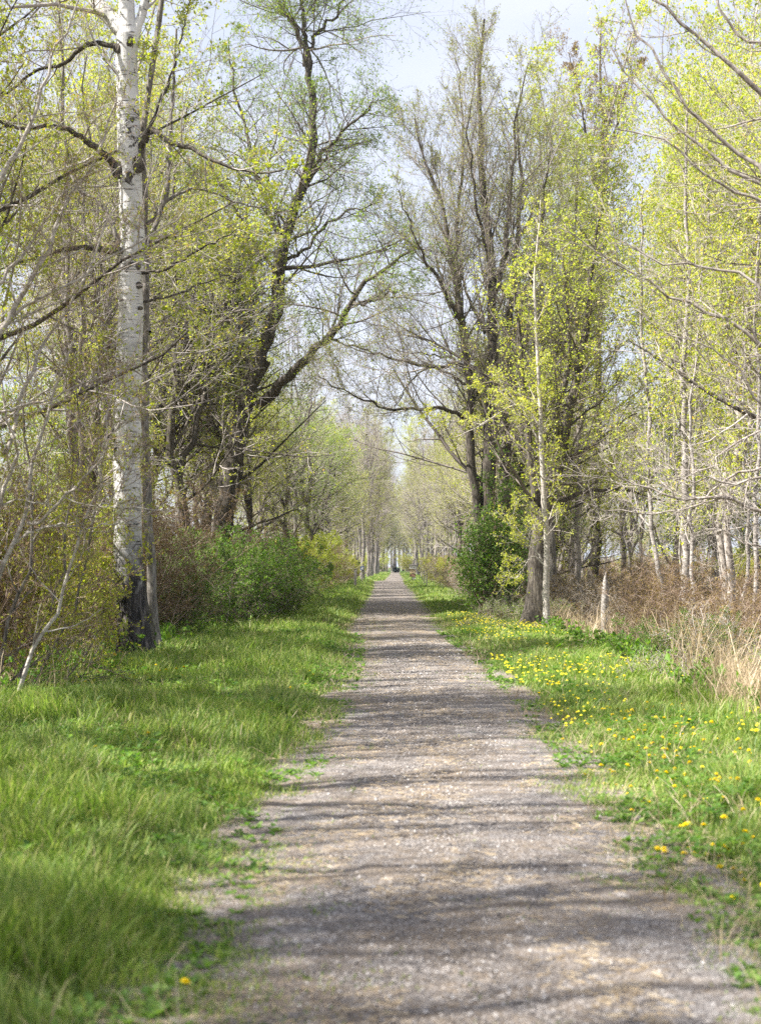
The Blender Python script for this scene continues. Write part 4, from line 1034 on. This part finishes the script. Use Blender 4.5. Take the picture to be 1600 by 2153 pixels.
for i in (0, 1, 2, 3, 10, 11, 12, 13):
    S(R.choice(['olive', 'pale', 'lime']), -7 + i * 1.05, 336 + R.uniform(-4, 8), 1.7)
for i in range(46):                                   # far side of the fields
    y = 150 + 260 * ((i * .618) % 1)
    x = y * R.uniform(.07, .30) + 3
    T(R.choice(['bare', 'bare2', 'olive', 'bare', 'lime']), x, y, R.uniform(.7, 1.1), label='%s across the field, seen between the right trunks %s' % (R.choice(['hazy grey tree', 'pale far tree', 'dim leafing tree']), ['near the frame edge', 'behind the pale trunks', 'behind the stub', 'behind the sapling'][i % 4]))
for i in range(16):
    y = 120 + 200 * ((i * .618) % 1); x = -y * R.uniform(.12, .3) - 8
    T(R.choice(['bare', 'olive', 'olive2']), x, y, R.uniform(.8, 1.1), label='hazy tree across the left field, glimpsed through the left wood')
for i in range(40):
    y = 90 + 200 * ((i * .618) % 1); x = y * R.uniform(.06, .28) + 3
    S(R.choice(['pale', 'twiggy', 'olive']), x, y, R.uniform(1.0, 1.6), label='low scrub in the field, seen between the right trunks')
# right edge shrubs
for y in np.arange(20, 62, 1.9):
    lim = 0.27 * y + 1
    x = 5.0 + R.uniform(0, .8)
    while x < lim + 1:
        S(R.choices(['twiggy', 'pale', 'bramble', 'olive', 'lime'], [3, 6, 6, 0, 0])[0], x, float(y) + R.uniform(-.8, .8), R.uniform(.55, 1.0))
        x += R.uniform(2.4, 4.0)
for y in np.arange(48, 150, 4.5):
    for x in (3.9, 6.5):
        S(R.choice(['pale', 'pale', 'twiggy', 'pale', 'olive']), x + R.uniform(-.2, .8), float(y) + R.uniform(-1, 1), R.uniform(.7, 1.1))
S('green', W(1440, 1400, 22.5)[0], 22.5, .55, label='small fresh green bush at the foot of the pale trunks on the right')
S('green', W(1462, 1400, 24)[0], 24, .6, label='green bush right behind the small one under the pale trunks')
S('bramble', W(1090, 1330, 40)[0], 40, .8, label='heap of grey dead twigs lying between the vine and the gnarled trunk')
S('bramble', W(1490, 1400, 19.5)[0], 20, .8, label='dark bramble tangle above the right verge by the dry grass')
# dark evergreen bush closing the view
S_['dark'] = proto('evergreen_bush', shrub_skel(9, 16, 3.2, .8, 1.3, .02), dict(sc_, bark='bark_dark', twig='twig_dark', n1=9, l1=.9, leaf=('leaf_dark', 4, 0.12, 0.08)), 309)
place(S_['dark'], 0.15, 318, .45, 'small dark bluish evergreen closing the view at the far end of the path', 'bush')
place(S_['dark'], -5.2, 172, .8, 'dark evergreen bush far down the left side of the path', 'bush')

# ---- climbing vine mass on the trunks of the right cluster
def vine(label, d, cx, pts, n, seed):
    r = rngf(seed); b = W(cx, 1305, d); b = (b[0], d, float(ground_h(b[0], d)))
    root = link('climbing_vine', None, None, b)
    st = Acc(); P_ = []
    for i in range(26):
        c = pts[i % len(pts)]; p1 = np.array(W(c[0] + r.normal(0, c[2] * .4), c[1], d + r.normal(0, .35)))
        p0 = np.array([b[0] + r.normal(0, .25), d + r.normal(0, .2), b[2]])
        P_.append(resample([p0, p0 * .6 + p1 * .4 + r.normal(0, .12, 3), p1 + r.normal(0, .1, 3)], 10) - np.array(b))
    P_ = np.stack(P_); st.tube(P_, np.full(P_.shape[:2], .012), 5)
    C = []
    for (px, py, rr, m) in pts:
        k = int(n * m * .7); q_ = r.normal(0, 1, (k, 3)); q_ = q_ * .68
        c = np.array(W(px, py, d)) - np.array(b)
        bump = 1 + .3 * np.sin(q_[:, :1] * 7 + py) * np.cos(q_[:, 2:] * 9)
        C.append(c + q_ * np.array([rr, min(rr * 20, 50), rr * 1.05]) / F * d * bump * np.array([1, .9, 1]) if False else c + q_ * (rr / F * d) * bump)
    C = np.concatenate(C)
    P2 = grow(r, C, r.normal(0, 1, (len(C), 3)), np.full(len(C), .22), 3, .2, .02)
    st.tube(P2, np.full(P2.shape[:2], .0035), 3)
    link('stem', st.mesh('stem', M['twig_brown']), root)
    link('foliage', leaf_mesh('foliage', [leaves_on(r, P2, 6, .055, .045, .02, 0.0)], M['leaf_bush']), root)
    tag(root, label, 'vine')
vine('dense dark green climbing vine wrapping the trunks of the right cluster', 42.2, 1025,
     [(1010, 1245, 32, .8), (1005, 1210, 38, 1.2), (1035, 1200, 45, 1.5), (1060, 1180, 40, 1.2), (1020, 1160, 42, 1.4), (1050, 1135, 40, 1.1), (1025, 1115, 30, .8), (1075, 1215, 35, .9), (985, 1180, 25, .6), (1078, 1110, 25, .5), (1035, 1070, 20, .3), (1090, 1150, 25, .4), (1028, 1010, 16, .2), (1045, 950, 14, .15), (1000, 1120, 20, .3), (1062, 1030, 14, .2)], 300, 401)

# low leafy weeds along the edges
def weeds(seed=61):
    r = rngf(seed); n = 1500
    y = np.concatenate([13 + 35 * r.random(n), 13 + 35 * r.random(n)]); x = np.concatenate([r.normal(3.85, .25, n), r.normal(-4.75, .4, n)])
    k = fbm(x * .8, y * .4, 501, 2) > np.where(x > 0, .42, .5); x, y = x[k], y[k]
    P0 = np.stack([x, y, ground_h(x, y)], -1)
    P = grow(r, P0, np.stack([r.normal(0, .4, len(x)), r.normal(0, .4, len(x)), np.ones(len(x))], -1), r.uniform(.12, .45, len(x)), 5, .15, .1)
    a = Acc(); a.tube(P, np.full(P.shape[:2], .0022), 3)
    return a, leaves_on(r, P, 14, .07, .04, .01, .1)
a, lv = weeds()
wo = link('undergrowth', leaf_mesh('undergrowth', [lv], M['leaf_bush'])); wo['kind'] = 'stuff'
tag(wo, 'leafy green weeds along the foot of the trees', 'weeds')
ws = link('undergrowth_stems', a.mesh('undergrowth_stems', M['twig_brown'])); ws['kind'] = 'stuff'; tag(ws, 'thin stems of the weeds under the trees', 'weeds')

# ---- dandelions
def dandelion_proto():
    r = rngf(9); V, t = [], []
    for ring, (n, R_, z, up) in enumerate([(22, 1.0, 0, .10), (20, .80, .12, .22), (16, .56, .22, .36), (10, .30, .30, .5)]):
        for i in range(n):
            a = i / n * 6.283 + ring * .3 + r.normal(0, .05); L = R_ * r.uniform(.88, 1.08); wdt = .15
            c, s = math.cos(a), math.sin(a); b = len(V)
            V += [(0.05 * c, .05 * s, z), (L * .7 * c - wdt * s, L * .7 * s + wdt * c, z + up * .6), (L * c, L * s, z + up * .5 + r.normal(0, .03)), (L * .7 * c + wdt * s, L * .7 * s - wdt * c, z + up * .6)]
            t += [(b, b + 3, b + 2, b + 1)]
    V = np.array(V) * .021
    root = link('dandelion', None)
    H = .13
    h = link('flower_head', mesh_from('flower_head', V, np.array(t), mats=[leaf_mat('dandelion_petals', [(0, (0.80, 0.62, 0.015)), (1, (0.88, 0.76, 0.03))], trans=.25, objvar=0.0)]), root, (0.006, 0, H))
    a = Acc(); P = np.array([[[0, 0, 0], [.004, .002, H * .4], [.006, 0, H]]]); a.tube(P, np.array([[.0022, .002, .002]]), 5)
    P = np.array([[[.006, 0, H - .014], [.006, 0, H - .006], [.006, 0, H + .001]]]); a.tube(P, np.array([[.002, .006, .008]]), 7)
    link('stem', a.mesh('stem', M['leaf_green']), root)
    return root
dp = dandelion_proto(); first = True
spots = []
rr = rngf(88)
def cl(cx, cy, sx, sy, n, kind):
    for _ in range(n):
        px, py = cx + rr.normal(0, sx), cy + rr.normal(0, sy)
        d = EYE * F / max(py - CY, 20) * 0.965; x = (px - CX) / F * d
        if x > path_r(d) + .06 or x < path_l(d) - .03: spots.append((x, d, kind))
G = {'a': ('yellow dandelion in the thick patch on the right verge', 'dandelions on the right verge'),
     'b': ('small yellow dandelion far along the right verge below the sapling', 'dandelions below the sapling'),
     'c': ('yellow dandelion dotted in the long grass left of the path', 'dandelions in the left grass'),
     'd': ('yellow dandelion close to the right edge of the gravel', 'dandelions by the gravel edge')}
for a_ in [(1310, 1510, 25, 12, 12, 'a'), (1335, 1530, 28, 12, 12, 'a'), (1420, 1508, 25, 6, 9, 'a'), (1370, 1580, 60, 20, 16, 'a'), (1300, 1560, 40, 25, 12, 'a'), (1440, 1600, 60, 20, 14, 'a'), (1540, 1615, 40, 18, 9, 'a'), (1500, 1665, 50, 14, 8, 'a'), (1590, 1610, 10, 10, 3, 'a'), (1590, 1720, 12, 12, 4, 'a'), (1380, 1780, 45, 16, 10, 'a'), (1340, 1810, 25, 10, 5, 'd'), (1395, 1850, 15, 2, 3, 'd'), (1432, 1882, 3, 3, 1, 'd'), (1560, 1880, 20, 4, 4, 'a'), (1325, 1715, 15, 8, 3, 'd'), (1150, 1530, 12, 14, 5, 'd'), (1175, 1570, 15, 10, 5, 'd'), (1240, 1630, 35, 14, 9, 'd'), (1270, 1640, 20, 10, 5, 'd'), (1480, 1760, 60, 20, 5, 'a'),
           (1380, 1640, 110, 40, 34, 'a'), (1450, 1540, 90, 20, 22, 'a'), (1500, 1800, 70, 50, 16, 'a'), (1430, 1700, 80, 30, 14, 'a'), (1150, 1385, 50, 12, 8, 'b'), (1130, 1420, 50, 14, 10, 'b'), (1100, 1445, 40, 14, 10, 'b'), (1250, 1440, 50, 12, 7, 'b'), (1200, 1480, 40, 12, 6, 'b'), (1260, 1490, 40, 12, 5, 'b'),
           (380, 2065, 2, 2, 1, 'e'), (300, 2082, 2, 2, 1, 'f'), (427, 2094, 2, 2, 1, 'g'), (190, 1532, 4, 3, 2, 'c'), (202, 1555, 3, 3, 1, 'c'), (218, 1604, 3, 3, 1, 'c'), (325, 1586, 3, 3, 1, 'c'), (288, 1632, 3, 3, 1, 'c'), (180, 1685, 4, 3, 1, 'c'), (42, 1796, 3, 3, 1, 'c'), (225, 1793, 3, 3, 1, 'c'), (485, 1530, 3, 3, 1, 'c'), (625, 1463, 4, 3, 3, 'c'), (655, 1450, 12, 8, 3, 'c'), (350, 1420, 20, 4, 6, 'c'), (185, 1446, 3, 3, 1, 'c'), (120, 1482, 30, 6, 5, 'c'), (530, 1395, 30, 8, 7, 'c'), (660, 1420, 10, 6, 3, 'c'), (40, 1505, 20, 6, 3, 'c'), (10, 1530, 6, 3, 1, 'c')]:
    cl(*a_)
G.update({'e': ('biggest yellow dandelion on the left edge of the gravel near the bottom', None), 'f': ('yellow dandelion in short grass, left of the biggest one at the bottom', None), 'g': ('small yellow dandelion nearest to the gravel at the bottom left', None)})
spots.sort(key=lambda q_: 'efgcdab'.index(q_[2]))
for i, (x, y, k) in enumerate(spots[:298]):
    o = dp if i == 0 else copy_tree(dp)
    rg = random.Random(i)
    s = rg.uniform(.6, 1.05) * (1.0 + .012 * y)
    o.location = (x, y, float(ground_h(x, y)) - (.02 if abs(x - PC) > 1.5 else .06)); o.scale = (s, s, s * rg.uniform(.8, 1.25) * (1.0 if abs(x - PC) > 1.5 else .8))
    o.rotation_euler = (rg.uniform(-.45, .45), rg.uniform(-.45, .3), rg.uniform(0, 6.28))
    tag(o, G[k][0], 'dandelion', G[k][1])

def far_dandelions():
    r = rngf(91); n = 1700; y = r.uniform(10, 44, n); x = r.uniform(1.5, 3.9, n)
    k = fbm(x * .9, y * .35, 93, 2) + .12 * np.exp(-((y - 21) / 5) ** 2) > .56; x, y = x[k], y[k]; n = len(x)
    a = r.uniform(0, 6.28, (n, 1)) + np.arange(8)[None] * .785; R_ = np.where(y < 17, .016, .021)[:, None] * r.uniform(.8, 1.3, (n, 1)) * np.where(np.arange(8) % 2, 1, .8)[None]
    c = np.stack([x, y, ground_h(x, y) + r.uniform(.10, .17, n)], -1)
    ring = c[:, None] + np.stack([np.cos(a) * R_, np.sin(a) * R_, np.zeros_like(a)], -1)
    V = np.concatenate([c[:, None] + np.array([0, 0, .013]), ring], 1).reshape(-1, 3)
    i = np.arange(n)[:, None, None] * 9; j = np.arange(8)
    t = (i + np.stack([np.zeros(8, int), 1 + j, 1 + (j + 1) % 8], -1)[None]).reshape(-1, 3)
    o = link('dandelion_flowers', mesh_from('dandelion_flowers', V, None, t, mats=[bpy.data.materials['dandelion_petals']])); o['kind'] = 'stuff'
    tag(o, 'countless tiny yellow dandelion heads drifting along the right verge', 'dandelions')
far_dandelions()

# ---- posts, nest boxes and stub
M['wood'] = bark_mat('weathered_wood', (0.13, 0.115, 0.10), (0.26, 0.235, 0.21), (0.40, 0.37, 0.33), vs=(10, 10, 1.2), bump=.3)
M['wood_brown'] = bark_mat('brown_painted_wood', (0.20, 0.10, 0.07), (0.30, 0.17, 0.12), (0.42, 0.28, 0.2), vs=(3, 3, 20), bump=.2)
M['white_paint'] = plain_mat('chalky_white_paint', (0.68, 0.65, 0.6), .7, .12)
M['cream_paint'] = plain_mat('cream_paint', (0.62, 0.47, 0.30), .7, .15)
M['blue_paint'] = plain_mat('blue_sign_paint', (0.08, 0.16, 0.38), .5, .1)
M['dark_hole'] = plain_mat('dark_hole', (0.02, 0.02, 0.02), .9, 0)
def box(name, mat, parent, c, s, bev=.01, rot=(0, 0, 0)):
    import bmesh
    bm = bmesh.new(); bmesh.ops.create_cube(bm, size=1)
    for v in bm.verts: v.co = Vector((v.co.x * s[0], v.co.y * s[1], v.co.z * s[2]))
    bmesh.ops.bevel(bm, geom=bm.edges[:], offset=bev, segments=2, affect='EDGES')
    me = bpy.data.meshes.new(name); bm.to_mesh(me); bm.free(); me.materials.append(M[mat])
    o = link(name, me, parent, c); o.rotation_euler = rot; return o
def gl(px, d): x = (px - CX) / F * d; return (x, d, float(ground_h(x, d)))
b = gl(747, 104)
r0 = link('wooden_post', None, None, b); box('post', 'wood', r0, (0, 0, .62), (.22, .2, 1.36), .02, (0, .02, 0)); box('post_cap', 'wood', r0, (0.013, 0, 1.32), (.25, .23, .05), .01, (0, .02, 0))
tag(r0, 'square grey wooden post at the left edge of the far path', 'post')
b = gl(761, 128)
r0 = link('sign_post', None, None, b); box('post', 'wood', r0, (0, 0, .7), (.08, .08, 1.5), .01)
s_ = box('sign_board', 'blue_paint', r0, (.03, -.07, 1.35), (.30, .03, .34), .008); box('sign_stripe', 'white_paint', s_, (0.02, -.02, -.02), (.17, .012, .2), .003); box('sign_cap', 'white_paint', r0, (0, 0, 1.55), (.34, .1, .03), .005)
tag(r0, 'small blue and white sign on a thin post left of the far path', 'sign')
b = gl(868, 146)
r0 = link('nest_box_stack', None, None, (b[0], 146, b[2]))
box('post', 'wood', r0, (0, .15, .85), (.16, .12, 1.9), .01)
bx = box('upper_box', 'white_paint', r0, (0, -.08, 1.42), (.72, .34, .36), .012); 
for dx in (-.18, .16): box('entrance_hole', 'dark_hole', bx, (dx, -.168, .0), (.07, .02, .07), .008)
box('box_roof', 'wood', r0, (0, -.08, 1.64), (.84, .48, .07), .012, (.12, 0, 0))
box('middle_box', 'cream_paint', r0, (0, -.08, .98), (.62, .30, .32), .012); box('shelf_board', 'wood_brown', r0, (0, -.08, 1.18), (.78, .38, .06), .01)
box('lower_board', 'wood_brown', r0, (-.02, -.08, .60), (.60, .26, .34), .012)
box('notice', 'white_paint', r0, (.12, -.12, .30), (.36, .1, .2), .008)
tag(r0, 'post stacked with white, cream and brown boxes right of the far path', 'box')
b = gl(1268, 33)
r0 = link('tree_stub', None, None, (b[0], 33, b[2] - .05))
a = Acc(); P = resample([(0, 0, 0), (.02, 0, .6), (.03, 0, 1.3), (.05, .01, 2.0), (.06, .01, 2.12)], 12)[None]; a.tube(P, np.array([[.12, .10, .095, .09, .09, .088, .085, .085, .08, .078, .05, .01]]), 12, .07, 5)
link('trunk', a.mesh('trunk', M['bark_aspen_slim']), r0)
tag(r0, 'broken off pale tree stub standing in the dry grass', 'tree stub')
# wire fence by the boxes
for i, (px, d) in enumerate([(884, 136), (888, 120), (893, 106)]):
    b = gl(px + 4, d); r0 = link('fence_post', None, None, b); box('post', 'wood', r0, (0, 0, .6), (.1, .1, 1.3), .01)
    for z_ in (.45, .8, 1.1): box('wire_clip', 'wood', r0, (0, -.055, z_), (.05, .02, .03), .004)
    tag(r0, 'thin grey fence post right of the far path, ' + ['farthest of three, by the boxes', 'middle one of three', 'nearest of three'][i], 'post')

# ---- two or three look-alikes at one spot: say which is nearer
from collections import defaultdict
dd = defaultdict(list)
for o in scn.objects:
    if o.parent is None and 'label' in o and o['category'] in ('tree', 'bush'): dd[o['label']].append(o)
for lb, os_ in dd.items():
    if 2 <= len(os_) <= 3:
        os_.sort(key=lambda o_: o_.location.y)
        for o, t in zip(os_, ['nearer of two', 'farther of two'] if len(os_) == 2 else ['nearest of three', 'middle of three', 'farthest of three']):
            if len(lb.split()) <= 13: o['label'] = lb + ', ' + t
